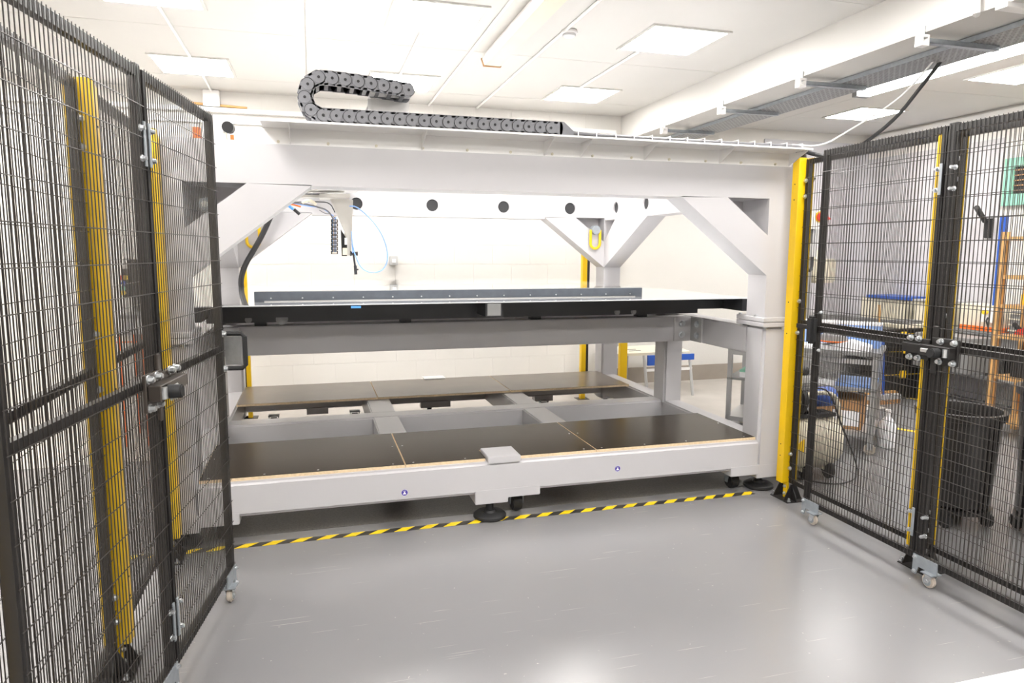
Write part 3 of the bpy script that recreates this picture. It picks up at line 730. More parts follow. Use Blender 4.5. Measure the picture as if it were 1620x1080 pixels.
# loom of cables
def hpt(u, v, dy=0): p = at(u, v, Y=HY + dy); return tuple(p)
for nm, mt, r, pts in (('loom_cable', 'gcable', .005, [(470, 303), (482, 307), (500, 307), (516, 306), (525, 310), (540, 311)]),
                       ('loom_cable', 'gcable', .006, [(458, 322), (470, 321), (490, 324), (505, 328), (517, 332), (524, 340), (529, 350)]),
                       ('loom_cable', 'cable', .0035, [(464, 320), (480, 319), (500, 319), (522, 320), (530, 336)]),
                       ('loom_cable', 'hose', .0035, [(455, 323), (468, 322), (486, 326), (508, 328), (520, 336), (528, 342)]),
                       ('loom_cable', 'gcable', .003, [(505, 332), (514, 338), (524, 338), (530, 345)]),
                       ('loom_cable', 'cream', .012, [(478, 321), (488, 316), (496, 320), (500, 324)]),
                       ('orange_cable', 'orange', .006, [(453, 323), (462, 323), (476, 327)]),
                       ('air_hose', 'hose', .0045, [(553, 326), (562, 326), (575, 335), (592, 352), (605, 372), (613, 395), (613, 415), (605, 428), (590, 432), (572, 426), (562, 405), (557, 385)]),
                       ('air_hose', 'hose', .0035, [(556, 366), (557, 380), (558, 400)]),
                       ('plug', 'rubber', .012, [(465, 331), (474, 339)]), ('plug_tail', 'tapeblue', .010, [(456, 325), (464, 331)])):
    MB().tube([hpt(u, v, -.03) for u, v in pts], r, 6, smooth=0 if len(pts) < 3 else 2).build(nm, mt, hd, smooth=True)
m_ = MB(); m_.cyl(hpt(554, 401), hpt(566, 401), .014, 10); m_.cyl(hpt(554, 401), hpt(556, 401), .020, 10); m_.cyl(hpt(564, 401), hpt(566, 401), .016, 10)
m_.cyl(hpt(559, 401), hpt(562, 422), .0075, 8); m_.cyl(hpt(562, 420), hpt(563, 434), .011, 8); m_.cyl(hpt(561, 427), hpt(567, 426), .006, 8)
m_.build('nozzle_arm', 'dark', hd)
MB().cyl(hpt(559, 434), hpt(558, 447), .0015, 5).build('nozzle_tip', 'steel', hd)

# sensors and box on the top left of the frame
o = thing('control_box', 'small white control box on top of the machine at left', 'box', (-.54, .55, 2.262))
MB().box(-.60, -.485, .5, .62, 2.262, 2.47).build('body', 'white', o, bevel=.006)
MB().box(-.66, -.62, .52, .58, 2.262, 2.40).build('relay', 'orange', o)
o = thing('sensor_head', 'small black sensor with orange cable beside the white control box', 'sensor', (-.44, .5, 2.262))
MB().cyl((-.46, .47, 2.40), (-.46, .58, 2.41), .033, 16).build('lens', 'rubber', o, smooth=True)
MB().box(-.50, -.47, .49, .55, 2.262, 2.37).build('mount', 'cream', o)
MB().box(-.45, -.43, .49, .52, 2.33, 2.36).build('connector', 'orange', o)
MB().tube([(-.44, .5, 2.30), (-.3, .5, 2.29), (-.2, .5, 2.275)], .005, 6, smooth=1).build('wire', 'gcable', o)

# ---------------------------------------------------------------- lifting shackles
def shackle(c, ztop, zbot, hw, lab, y):
    t = thing('lifting_shackle', lab, 'shackle', (c, y, ztop), group='yellow lifting shackles')
    pts = [(c - hw, y, ztop - .03), (c - hw, y, zbot + hw)]
    for k in range(1, 9): a = PI + PI * k / 9; pts.append((c + hw * math.cos(a), y, zbot + hw + hw * math.sin(a)))
    pts += [(c + hw, y, zbot + hw), (c + hw, y, ztop - .03)]
    MB().tube(pts, .014, 10).build('bow', 'yellow', t, smooth=True)
    MB().cyl((c - hw - .01, y, ztop - .04), (c + hw + .01, y, ztop - .04), .011, 10).build('pin', 'yellow', t, smooth=True)
    MB().cyl((c, y + .05, ztop - .03), (c, y - .03, ztop - .03), .046, 18).build('eye_boss', 'zinc', t, bevel=.006)
    return t
shackle(2.835, 1.94, 1.72, .052, 'yellow shackle hanging at the back right corner of the frame', YB - .035)
shackle(-.515, 1.96, 1.71, .055, 'yellow shackle hanging at the back left behind the cable', YB - .035)
p = at(325, 323, Y=.12)
t = thing('lifting_eye', 'round steel lifting boss inside the left corner opening', 'boss', p)
MB().cyl((p.x, .20, p.z), (p.x, .10, p.z), .035, 16).build('boss', 'zinc', t, bevel=.005); MB().cyl((p.x, .12, p.z), (p.x, .085, p.z), .018, 6).build('bolt', 'steel', t)
# thick black cable at the left back corner
pts = [at(u, v, Y=2.64) for u, v in ((437, 322), (428, 343), (415, 372), (400, 398), (388, 418), (381, 440), (382, 458), (388, 480), (390, 520))]
o = MB().tube(pts, .024, 10, smooth=2).build('corner_cable', 'cable', smooth=True); origin_to(o, pts[0]); tag(o, 'thick black corrugated cable hanging at the left rear leg', 'cable')

# ---------------------------------------------------------------- floor tape
tp = MB().box(-1.05, 2.93, -.026, .026, 0.0005, .0022).build('hazard_tape', 'tape'); tag(tp, 'yellow and black striped hazard tape on the floor before the machine', 'tape')

# ================================================================ FENCES
R2Y = -1.262
PW = .0215
def mesh_panel(parent, w_, z0, z1, side, mid=None, frame=.028, wr=.0019, endf=None):
    """panel in local xz, from x=0..w_; side=+1/-1: the y side the wires sit on"""
    f = MB()
    f.box(0, endf or frame, -.014, .014, z0, z1); f.box(w_ - (endf or frame), w_, -.014, .014, z0, z1)
    f.box(frame, w_ - frame, -.014, .014, z0, z0 + frame); f.box(frame, w_ - frame, -.014, .014, z1 - frame - .002, z1)
    fo = f.build('frame', 'black', parent, world=False)
    if mid: MB().box(frame, w_ - frame, -.013, .013, mid - .016, mid + .016).build('mid_rail', 'black', parent, world=False)
    wv = MB(); n = int((w_ - .02) / PW); yv = side * .0175
    for i in range(n + 1):
        x = .012 + i * (w_ - .024) / n
        wv.cyl((x, yv, z0 + .004), (x, yv, z1 + .004), wr, 5, caps=True)
    z = z0 + .04
    while z < z1 - .03:
        wv.cyl((.0, yv + side * .0035, z), (w_, yv + side * .0035, z), .0017, 5, caps=False); z += .1055
    wo = wv.build('wire_mesh', 'wire', parent, world=False); wo['kind'] = 'stuff'
    return fo

def add_bolt(parent, p, d, r=.010, h=.014):
    m_ = MB(); bolt_mesh(m_, p, d, r, h); p = Vector(p); m_.cyl(p, p + Vector(d) * (h + .004), r * .75, 10)
    return m_.build('bolt', 'steel', parent, world=False)

PWD = .066
def fence_post(x, y, side, label, grp='yellow fence posts'):
    """side +1: inward is -x (right fence); -1: inward is +x"""
    t = thing('fence_post', label, 'post', (x, y, 0), group=grp); s = side
    def bx(m_, a0, a1, y0, y1, z0, z1):
        lo, hi = sorted((-s * a0, -s * a1)); m_.box(lo, hi, y0, y1, z0, z1)
    # folded profile: inward web, far flange, near strip
    zt = 2.288
    m_ = MB(); a0, a1 = sorted((-s * .0, -s * .052))
    poly = [(0.0, .112), (PWD, .112), (PWD, zt - .030), (0.0, zt)]
    m_.prism([(yy + .0, zz) for yy, zz in poly], 'x', a0, a1); m_.build('profile', 'yellow', t, world=False, bevel=.002, seg=1)
    m_ = MB(); bx(m_, -.035, -.029, -.035, .004, .112, zt - .004); bx(m_, -.035, 0.0, .0, .006, .112, zt - .004); m_.build('flange', 'yellow', t, world=False)
    m_ = MB(); bx(m_, .0, .014, -.005, .035, .0, .112); m_.build('foot_strip', 'yellow', t, world=False)
    # base bracket
    m_ = MB(); bx(m_, -.09, .07, -.085, .095, 0, .006); m_.build('base_plate', 'black', t, world=False)
    for yy in (-.04, .066):
        a = [(-s * -.08, .006), (-s * .065, .006), (-s * .01, .112), (-s * -.03, .112)]
        MB().prism(a, 'y', yy, yy + .006).build('gusset', 'black', t, world=False)
    MB().prism([(-.10, .006), (-.04, .006), (-.04, .10)], 'x', -.003, .003).build('gusset', 'black', t, world=False)
    MB().prism([(.11, .006), (.073, .006), (.073, .08)], 'x', -.003, .003).build('gusset', 'black', t, world=False)
    for zz in (.035, .085): add_bolt(t, (-s * .016, .015, zz), (-s, 0, 0), .009, .008)
    for yy in (-.07, .09): add_bolt(t, (-s * .045, yy, .006), (0, 0, 1), .009, .018)
    for zz in (2.12, 2.02, 1.35, 1.14, .38, .30): 
        m_ = MB().cyl((-s * .052, .035, zz), (-s * .0535, .035, zz), .0045, 8); m_.build('hole_plug', 'rubber', t, world=False)
    for zz in (2.14, 2.04, 1.36, 1.15, .32, .22): add_bolt(t, (-s * .006, -.016, zz), (-s, 0, 0), .011, .012)
    return t

def fixed_panel(x, y0, y1, side, label):
    """panel along y, wires facing inward"""
    t = thing('mesh_fence', label, 'fence', (x, y1, 0), -PI / 2, group='black wire mesh fence panels')
    # local x -> world -y ; local y -> world +x
    mesh_panel(t, y1 - y0, .115, 2.275, -side, mid=1.22, endf=.028)
    return t

# right fixed fence
RX = 3.095
fence_post(RX, -.16, 1, 'yellow post at the right front corner of the machine')
fence_post(RX, R2Y, 1, 'yellow post at the hinge between the two right gate leaves')
fence_post(RX, -2.40, 1, 'yellow right fence post nearest the camera, outside the view')
fixed_panel(RX + .012, R2Y + .02, -.163, 1, 'black mesh fence standing behind the first right gate leaf')
fixed_panel(RX + .012, -2.38, R2Y - .003, 1, 'black mesh fence standing behind the far right gate leaf')
# left fixed fence
LX = -.797
fence_post(LX, -.078, -1, 'yellow post seen through mesh, left front corner of the machine')
fence_post(LX, -1.143, -1, 'wide yellow post seen through the left gate mesh')
fence_post(LX, -2.33, -1, 'yellow post cut by the lower left corner of the photo')
fixed_panel(LX - .012, -1.125, -.081, -1, 'black mesh fence between the two left yellow posts')
fixed_panel(LX - .012, -2.31, -1.146, -1, 'black mesh fence left of the wide yellow post')
# posts behind the machine, toward the back wall
def rear_post(x, y, h, wx, label, black=None):
    t = thing('fence_post', label, 'post', (x, y, 0), group='yellow fence posts')
    MB().box(x - wx / 2, x + wx / 2, y, y + .06, .006, h).build('profile', 'yellow', t, bevel=.002, seg=1)
    MB().box(x - .07, x + .07, y - .03, y + .1, 0, .006).build('base_plate', 'black', t)
    if black: MB().box(x + black[0], x + black[1], y + .01, y + .05, .1, h - .01).build('panel_edge', 'black', t)
    return t
rear_post(-.652, 3.25, 1.66, .042, 'yellow post behind the left rear leg of the machine', black=(-.07, -.022))
rear_post(-.735, 3.26, 1.60, .022, 'narrow yellow strip post left of the black edge at the left rear leg')
rear_post(2.945, 3.25, 2.2, .055, 'thin yellow post behind the right rear leg of the machine', black=(.029, .06))
rear_post(3.33, 3.0, 1.15, .085, 'short yellow post right of the rear leg beside the folding workbench')
# ---------------------------------------------------------------- gates
def castor(parent, x, y, zt, side):
    """zinc bracket bolted under the gate end with a swivel wheel"""
    yy = y + side * .020
    c = MB().prism([(x, zt + .03), (x + .145, zt + .03), (x + .145, zt - .03), (x + .035, zt - .03), (x + .022, zt - .075), (x, zt - .075)], 'y', yy - .003, yy + .003)
    c = c.build('castor', 'zinc', parent, world=False)
    wx = x + .115
    MB().box(wx - .035, wx + .03, yy - .035, yy + .03, zt - .034, zt - .028).build('top_plate', 'zinc', c, world=False)
    f = MB(); f.cyl((wx, yy, .072), (wx, yy, zt - .034), .022, 14)
    for q in (-.019, .016): f.prism([(wx - .022, .078), (wx + .024, .078), (wx - .004, .026), (wx - .026, .026)], 'y', yy + q, yy + q + .003)
    f.build('fork', 'steel', c, world=False)['kind'] = 'stuff'
    MB().cyl((wx - .012, yy - .013, .036), (wx - .012, yy + .013, .036), .0355, 22).build('wheel', 'tyre', c, world=False, bevel=.006)
    MB().cyl((wx - .012, yy - .0175, .036), (wx - .012, yy + .0175, .036), .023, 18).build('wheel_disc', 'zinc', c, world=False)
    MB().cyl((wx - .012, yy - .021, .036), (wx - .012, yy + .021, .036), .009, 8).build('axle', 'steel', c, world=False)
    for xx, zz in ((x + .012, zt + .015), (x + .012, zt - .06)): add_bolt(parent, (xx, yy + side * .003, zz), (0, side, 0), .008, .008)
    return c
def hinge_plate(parent, x, y, z):
    MB().box(x - .008, x + .008, y - .003, y + .003, z - .075, z + .075).build('hinge', 'zinc', parent, world=False, bevel=.001, seg=1)

def gate_leaf(origin, angle, w_, side, label, lo=.11, hi=2.28, castors=(), hinge_at=None):
    t = thing('gate_leaf', label, 'gate', (origin[0], origin[1], 0), angle, group='black wire mesh gate leaves')
    mesh_panel(t, w_, lo, hi, side, mid=1.215, frame=.030)
    for x in castors: castor(t, x, 0, lo, side)
    if hinge_at is not None:
        for z in (2.03, .30):
            hinge_plate(t, hinge_at, side * .022, z)
            for dz in (-.05, .05): add_bolt(t, (hinge_at - (.022 if hinge_at > w_ / 2 else -.022), side * .016, z + dz), (0, side, 0), .009, .014)
    return t
GX = 2.96
# local x along world -y, local y -> +x ; inward (-x) = local -y
gr1 = gate_leaf((GX, -.495), -PI / 2, .843, -1, 'right gate leaf nearest the machine with black pull handle', castors=(.0,), hinge_at=.83)
gr2 = gate_leaf((GX, -1.345), -PI / 2, .90, -1, 'right gate leaf cut by the right edge of the photo', castors=(.0,))
# black pull handle on gr1 (left end)
hb = MB(); hb.box(-.012, .045, -.062, -.016, 1.125, 1.292); hb.build('pull_handle', 'rubber', gr1, world=False, bevel=.012)
MB().box(.0, .03, -.02, .03, 1.19, 1.22).build('handle_arm', 'black', gr1, world=False)
add_bolt(gr1, (.07, -.020, 1.32), (0, -1, 0), .008, .012); add_bolt(gr1, (.07, -.020, 1.09), (0, -1, 0), .008, .012)
MB().box(-.20, .0, .02, .044, 1.20, 1.225).build('stop_arm', 'black', gr1, world=False)
# slide bolt latch across the two leaves (on gr2)
def latch(parent, x0, dirx, side, metal, zc=1.20):
    """runs from local x0 in direction dirx (+-1)"""
    def X(a): return x0 + dirx * a
    def bx(nm, a0, a1, b0, b1, z0, z1, mt, bev=.003, par=None):
        lo, hi = sorted((X(a0), X(a1))); l2, h2 = sorted((side * b0, side * b1))
        return MB().box(lo, hi, l2, h2, zc + z0, zc + z1).build(nm, mt, par or parent, world=False, bevel=bev, seg=1)
    lt = bx('latch', 0, .15, .018, .032, -.065, .065, metal)
    bx('latch_plate', -.155, -.015, .018, .030, -.055, .05, metal, par=lt)
    bx('latch_housing', -.03, .14, .032, .075, -.028, .028, metal, par=lt)
    bx('latch_arm', -.145, -.03, .032, .068, -.022, .024, metal, par=lt)
    bx('bolt_bar', -.02, .09, .072, .080, -.010, .010, 'alu', par=lt)
    bx('latch_upright', .0, .03, .018, .030, .06, .12, metal, par=lt)
    bx('latch_upright', .0, .03, .018, .030, -.12, -.06, metal, par=lt)
    k = MB().cyl((X(.08), side * .075, zc - .002), (X(.08), side * .125, zc - .002), .024, 16).build('knob', 'rubber', lt, world=False, bevel=.004)
    for a in (-.12, -.07, .055, .13):
        for zz in (.048, -.05):
            add_bolt(lt, (X(a), side * .032, zc + zz), (0, side, 0), .012, .018)
    MB().cyl((X(.122), side * .078, zc - .02), (X(.122), side * .078, zc + .02), .012, 12).build('latch_pin', 'steel', lt, world=False)
    return lt
latch(gr2, .015, 1, -1, 'black')
# vertical post bar beside the hinge on gr2
MB().box(.0, .042, -.012, .014, .11, 2.29).build('stile', 'black', gr2, world=False)
for z in (2.03, .30):
    for dz in (-.05, .05): add_bolt(gr2, (.055, -.014, z + dz), (0, -1, 0), .009, .03)

# left gate (swung slightly inward). far end at E, hinge joint at J
E = Vector((-.433, -.55)); J = Vector((-.5535, -1.345)); dv = (J - E); wl = dv.length; dv.normalize()
angL = math.atan2(dv.y, dv.x)
# local x from E toward J ; local y = left normal of dv -> (-dv.y, dv.x): points +x (inward)
gl1 = gate_leaf((E.x, E.y), angL, wl, 1, 'left gate leaf with silver D handle at its free end', castors=(.0,), hinge_at=wl - .012)
gl2 = gate_leaf((J.x + dv.x * .02, J.y + dv.y * .02), angL, .93, 1, 'left gate leaf cut by the left edge of the photo', castors=(.0,), hinge_at=.01)
MB().box(.0, .034, -.012, .014, .11, 2.29).build('stile', 'black', gl2, world=False)
latch(gl2, .01, 1, 1, 'latchmetal', zc=1.19)
# D handle
m_ = MB(); m_.tube([(.012, .016, 1.285), (.012, .10, 1.285), (.012, .115, 1.27), (.012, .115, 1.135), (.012, .10, 1.12), (.012, .016, 1.12)], .011, 8)
hh = m_.build('d_handle', 'rubber', gl1, world=False, smooth=True)
MB().box(-.006, .0, .02, .095, 1.135, 1.27).build('handle_plate', 'steel', hh, world=False)
for z in (1.285, 1.12): add_bolt(gl1, (.018, .016, z), (0, 1, 0), .012, .016)

# ================================================================ CLUTTER ON THE RIGHT
# trolley
def L2W(o_, ang): return Matrix.Translation(o_) @ Matrix.Rotation(ang, 4, 'Z')
A = Vector((3.62, 1.42, 0)); B = Vector((4.44, .52, 0)); tl = (B - A).length; ta = math.atan2(B.y - A.y, B.x - A.x)
tr_ = thing('trolley', 'aluminium profile trolley holding papers behind the right fence', 'trolley', A, ta)
def tbox(nm, x0, x1, y0, y1, z0, z1, mt, par=None, bev=0): return MB().box(x0, x1, y0, y1, z0, z1).build(nm, mt, par or tr_, world=False, bevel=bev)
for x in (.0, tl - .04):
    for y in (0, .56): tbox('leg', x, x + .04, y, y + .04, .10, .83, 'alu', bev=.004)
tbox('top', -.02, tl + .02, -.02, .62, .83, .865, 'grey', bev=.004)
tbox('rail', .04, tl - .04, .005, .035, .76, .80, 'alu'); tbox('shelf', .0, tl, 0, .6, .53, .55, 'grey'); tbox('shelf', .0, tl, 0, .6, .15, .19, 'alu')
for x in (.02, tl - .02):
    for y in (.02, .58):
        c = MB().cyl((x, y - .012, .047), (x, y + .012, .047), .046, 18).build('castor', 'tyre', tr_, world=False, bevel=.004)
        MB().box(x - .02, x + .02, y - .018, y + .018, .045, .105).build('fork', 'steel', c, world=False)
def tthing(name, label, cat, mt, x0, x1, y0, y1, z0, z1, bev=.004, extra=None):
    T = L2W(A, ta); o_ = thing(name, label, cat, T @ Vector(((x0 + x1) / 2, (y0 + y1) / 2, z0)), ta)
    hx, hy = (x1 - x0) / 2, (y1 - y0) / 2
    MB().box(-hx, hx, -hy, hy, 0, z1 - z0).build('body', mt, o_, world=False, bevel=bev)
    if extra: extra(o_, hx, hy, z1 - z0)
    return o_
def lid(mt):
    def f(o_, hx, hy, h): MB().box(-hx - .004, hx + .004, -hy - .004, hy + .004, h, h + .012).build('lid', mt, o_, world=False)
    return f
tthing('storage_case', 'long light blue case standing on the trolley top', 'case', 'lblue', .50, 1.20, .30, .55, .865, 1.06, extra=lid('white'))
tthing('storage_case', 'pale blue crate at the left of the trolley top', 'case', 'lblue', .10, .46, .25, .55, .865, .99, extra=lid('lblue'))
pa = tthing('paper_stack', 'curled stack of white paper on the trolley top', 'papers', 'paper', .55, 1.15, .0, .28, .865, .885, extra=lambda o_, hx, hy, h: MB().prism([(-hx, h), (-hx * .2, h + .015), (hx * .5, h + .06), (hx, h + .02), (hx, h)], 'y', -hy, hy * .6).build('top_sheet', 'paper', o_, world=False))
tthing('paper_stack', 'white sheets at the left end of the trolley top', 'papers', 'paper', .02, .48, .0, .2, .865, .88, extra=lambda o_, hx, hy, h: MB().box(-hx + .05, hx - .1, -hy, hy, h, h + .004).build('top_sheet', 'paper', o_, world=False))
cpn = thing('cap', 'dark grey cap with orange rim on the trolley papers', 'cap', L2W(A, ta) @ Vector((.86, .10, .93)), ta)
MB().lathe([(.0, .085), (.06, .08), (.10, .055), (.115, .0), (.11, .0), (0, .0)], n=20).build('crown', 'grey', cpn, world=False, smooth=True)
MB().lathe([(.113, .012), (.12, .008), (.12, .0), (.112, -.002)], n=20).build('rim', 'orange', cpn, world=False)
tthing('folded_cloth', 'white and green folded sheets on the middle trolley shelf', 'cloth', 'paper', .1, .9, .05, .45, .55, .60, extra=lambda o_, hx, hy, h: MB().box(-hx, hx * .2, -hy, hy * .5, h, h + .02).build('top_layer', 'teal', o_, world=False))
tthing('blue_folder', 'blue flat folder on the middle trolley shelf', 'folder', 'lblue', .65, 1.2, .08, .5, .60 - .05, .57, extra=lid('lblue'))
tthing('cardboard_box', 'brown cardboard box on the bottom trolley shelf', 'box', 'card', .62, 1.12, .05, .45, .19, .44,
       extra=lambda o_, hx, hy, h: (MB().prism([(-hx, h), (-hx - .1, h + .06), (-hx - .1, h + .065), (-hx, h + .005)], 'y', -hy, hy).build('flap', 'card', o_, world=False), MB().box(.02, hx - .02, -hy - .002, -hy, .03, .16).build('label_patch', 'paper', o_, world=False)))
tthing('grey_crate', 'small grey plastic crate beside the cardboard box', 'crate', 'lgrey', .40, .60, .03, .35, .19, .40, extra=lid('lgrey'))
# blue tub
p = L2W(A, ta) @ Vector((.33, .12, .19))
o = thing('paint_tub', 'blue and white paint tub on the bottom trolley shelf', 'tub', p)
MB().lathe([(0, .001), (.075, .001), (.085, .19), (.08, .19), (0, .19)], n=20).build('tub', 'blue', o, world=False, smooth=True)
MB().lathe([(0, .205), (.09, .205), (.09, .185), (0, .185)], n=20).build('lid', 'paper', o, world=False)

# compressor
cp = thing('air_compressor', 'cream horizontal air compressor tank with black pump', 'compressor', (3.66, .50, 0))
cx0, cx1, cy_, cz_, cr = 3.42, 3.72, .27, .27, .215
MB().lathe([(0, cx0 - .10), (.08, cx0 - .095), (.15, cx0 - .07), (.195, cx0 - .03), (cr, cx0 + .02), (cr, cx1 - .02), (.195, cx1 + .03), (.15, cx1 + .07), (.08, cx1 + .095), (0, cx1 + .10)], (0, cy_, cz_), axis='x', n=32).build('tank', 'cream', cp, smooth=True)
MB().tube([(cx1 + .06, cy_ - .12, cz_ + .10), (cx1 + .02, cy_ - .12, cz_ + .30), (cx1 - .04, cy_ - .12, cz_ + .38), (cx1 - .25, cy_ - .12, cz_ + .385), (cx1 - .33, cy_ - .12, cz_ + .33), (cx1 - .38, cy_ - .12, cz_ + .12)], .017, 8, smooth=2).build('handle', 'cream', cp, smooth=True)
MB().box(cx1 - .36, cx1 + .0, cy_ - .13, cy_ + .02, cz_ + .20, cz_ + .225).build('saddle', 'rubber', cp)
MB().box(cx0 - .06, cx0 + .22, cy_ - .08, cy_ + .10, cz_ + .21, cz_ + .225).build('saddle', 'cream', cp)
MB().cyl((cx0 - .02, cy_ - .05, cz_ + .33), (cx0 + .03, cy_ - .05, cz_ + .33), .115, 28).build('flywheel', 'rubber', cp, bevel=.008)
MB().box(cx0 + .02, cx0 + .14, cy_ - .05, cy_ + .10, cz_ + .25, cz_ + .50).build('pump', 'lgrey', cp, bevel=.01)
for k in range(5): MB().box(cx0 + .0, cx0 + .15, cy_ - .06, cy_ + .11, cz_ + .36 + k * .02, cz_ + .37 + k * .02).build('cooling_fin', 'grey', cp)
MB().cyl((cx0 - .02, cy_, cz_ + .53), (cx0 + .12, cy_, cz_ + .53), .04, 14).build('air_filter', 'rubber', cp, bevel=.006)
MB().cyl((cx0 + .0, cy_, cz_ + .55), (cx0 - .06, cy_, cz_ + .66), .006, 8).build('lever', 'rubber', cp)
MB().cyl((cx0 + .2, cy_ + .02, cz_ + .32), (cx0 + .38, cy_ + .02, cz_ + .32), .075, 20).build('motor', 'blue', cp, bevel=.008)
MB().cyl((cx1 - .2, cy_ - .10, cz_ + .27), (cx1 - .2, cy_ - .04, cz_ + .27), .035, 14).build('gauge', 'steel', cp)
for x in (cx0 + .05, cx1 - .05): 
    MB().cyl((x - .015, cy_ - .14, .065), (x + .015, cy_ - .14, .065), .063, 18).build('wheel', 'rubber', cp, bevel=.005)
    MB().cyl((x - .015, cy_ + .14, .065), (x + .015, cy_ + .14, .065), .063, 18).build('wheel', 'rubber', cp, bevel=.005)
    MB().box(x - .02, x + .02, cy_ - .12, cy_ + .12, .06, .16).build('foot', 'cream', cp)
MB().prism([(cx1 - .42, cz_ + .02), (cx1 - .34, cz_ + .07), (cx1 - .34, cz_ - .03)], 'y', cy_ - cr - .004, cy_ - cr + .004).build('warning_sticker', 'yellow2', cp)
pts = [at(1272, 618, Y=.1), at(1305, 612, Y=.1), at(1318, 632, Y=.05), at(1330, 670, Y=0.0), at(1345, 705, Y=-.0), at(1357, 740, Z=.02), at(1355, 757, Z=.01), at(1330, 766, Z=.01), at(1300, 764, Z=.01), at(1262, 756, Z=.01)]
o = MB().tube(pts, .006, 6, smooth=2).build('power_cable', 'cable', smooth=True); origin_to(o, pts[0]); tag(o, 'thin black cable looping over the compressor to the floor', 'cable')

# brooms
def broom(u, v0, v1, zf, stick, head, label, Y):
    p0, p1 = at(u, v0, Y=Y), at(u + 2, v1, Y=Y)
    t = thing('broom', label, 'broom', (p1.x, Y, 0))
    MB().cyl(p0, (p1.x, Y, .10), .014, 10).build('handle', stick, t, smooth=True)
    MB().box(p1.x - .2, p1.x + .22, Y - .035, Y + .035, .05, .11).build('head', head, t, bevel=.008)
    MB().box(p1.x - .19, p1.x + .21, Y - .03, Y + .03, .001, .05).build('bristles', 'card', t)
broom(1391, 482, 616, 0, 'wood', 'wood', 'broom with pale wooden handle behind the trolley', 2.3)
b2 = at(1398, 540, Y=2.1); b3 = at(1392, 612, Y=2.1)
broom(1397, 541, 605, 0, 'blue', 'lgrey', 'broom with blue handle leaning by the black toolboxes', 2.15)
# tool boxes stack
def toolbox(x, y, z, wd, dp, h, label):
    t = thing('toolbox', label, 'toolbox', (x, y, z), group='stacked black toolboxes')
    MB().box(x - wd / 2, x + wd / 2, y - dp / 2, y + dp / 2, z, z + h * .72).build('body', 'bin', t, bevel=.01)
    MB().box(x - wd / 2 - .006, x + wd / 2 + .006, y - dp / 2 - .006, y + dp / 2, z + h * .735, z + h * .99).build('lid', 'bin', t, bevel=.01)
    MB().box(x - wd / 2, x + wd / 2, y - dp / 2 - .008, y - dp / 2, z + h * .72, z + h * .735).build('seam', 'yellow2', t)
    MB().box(x - .10, x - .02, y - dp / 2 - .02, y - dp / 2, z + h * .62, z + h * .84).build('latch', 'yellow2', t, bevel=.004)
tbx, tby = 6.60, 2.52
toolbox(tbx, tby, 0.0, .62, .4, .40, 'bottom black toolbox with yellow latch on the floor')
toolbox(tbx + .02, tby, .40, .58, .38, .22, 'middle black toolbox with yellow latch in the stack')
toolbox(tbx - .02, tby, .62, .60, .38, .20, 'top black toolbox with yellow latch in the stack')
o = thing('parts_tray', 'white tray of loose parts on top of the toolbox stack', 'tray', (tbx, tby, .82))
MB().box(tbx - .1, tbx + .42, tby - .15, tby + .15, .82, .86).build('tray', 'cream', o, bevel=.004); MB().box(tbx - .0, tbx + .3, tby - .08, tby + .1, .86, .90).build('parts', 'gcable', o)

# bench along the right wall with machines
bx0, bx1, by0, by1 = 6.96, 7.39, 1.0, 3.9
be = thing('workbench', 'grey workbench along the right wall behind the fence', 'bench', (6.8, 2.2, 0))
MB().box(bx0, bx1, by0, by1, .80, .85).build('worktop', 'grey', be, bevel=.004)
MB().box(bx0 + .03, bx1, by0 + .02, by0 + .06, .0, .80).build('side_panel', 'grey', be); MB().box(bx0 + .03, bx1, by1 - .06, by1 - .02, .0, .80).build('side_panel', 'grey', be)
MB().box(bx0 + .1, bx1, by0 + .06, by1 - .06, .32, .35).build('shelf', 'lgrey', be); MB().box(bx0 + .02, bx0 + .05, by0 + .06, by1 - .06, .70, .80).build('apron', 'grey', be)
# plastic bin with rounded bottom under bench front
def on_bench(name, label, cat, mt, x0, x1, y0, y1, z0, h, extra=None):
    o_ = thing(name, label, cat, ((x0 + x1) / 2, (y0 + y1) / 2, z0)); MB().box(x0, x1, y0, y1, z0, z0 + h).build('body', mt, o_, bevel=.008)
    if extra: extra(o_)
    return o_
on_bench('milling_machine', 'cream bench machine with orange trim on the workbench', 'machine', 'cream', 6.99, 7.3, 1.55, 2.05, .85, .28,
         lambda o_: (MB().box(6.96, 7.2, 1.50, 2.0, .852, .90).build('tray', 'orange', o_), MB().box(6.95, 6.99, 1.6, 1.75, .95, 1.10).build('control_panel', 'white', o_), MB().cyl((6.95, 1.68, 1.06), (6.91, 1.68, 1.06), .025, 12).build('stop_button', 'yellow2', o_), MB().tube([(6.95, 1.66, 1.0), (6.91, 1.64, .97), (6.92, 1.62, .9)], .01, 6).build('hose', 'cable', o_)))
on_bench('storage_box', 'cream plastic storage box on the workbench beside the machine', 'box', 'cream', 6.99, 7.35, 2.15, 2.65, .85, .27, lambda o_: MB().box(6.97, 7.37, 2.13, 2.67, 1.12, 1.14).build('lid', 'lgrey', o_))
on_bench('storage_box', 'long cream box with blue lid behind the toolbox stack', 'box', 'cream', 6.99, 7.35, 2.8, 3.5, .85, .26, lambda o_: MB().box(6.97, 7.37, 2.78, 3.4, 1.11, 1.15).build('lid', 'blue', o_))
on_bench('book_stack', 'stack of olive boxes on the bench near the wooden shelving', 'stack', 'grey', 6.99, 7.35, 1.15, 1.45, .85, .24, lambda o_: [MB().box(6.98, 7.35, 1.14, 1.46, .88 + k * .06, .895 + k * .06).build('layer', 'cream', o_) for k in range(4)])
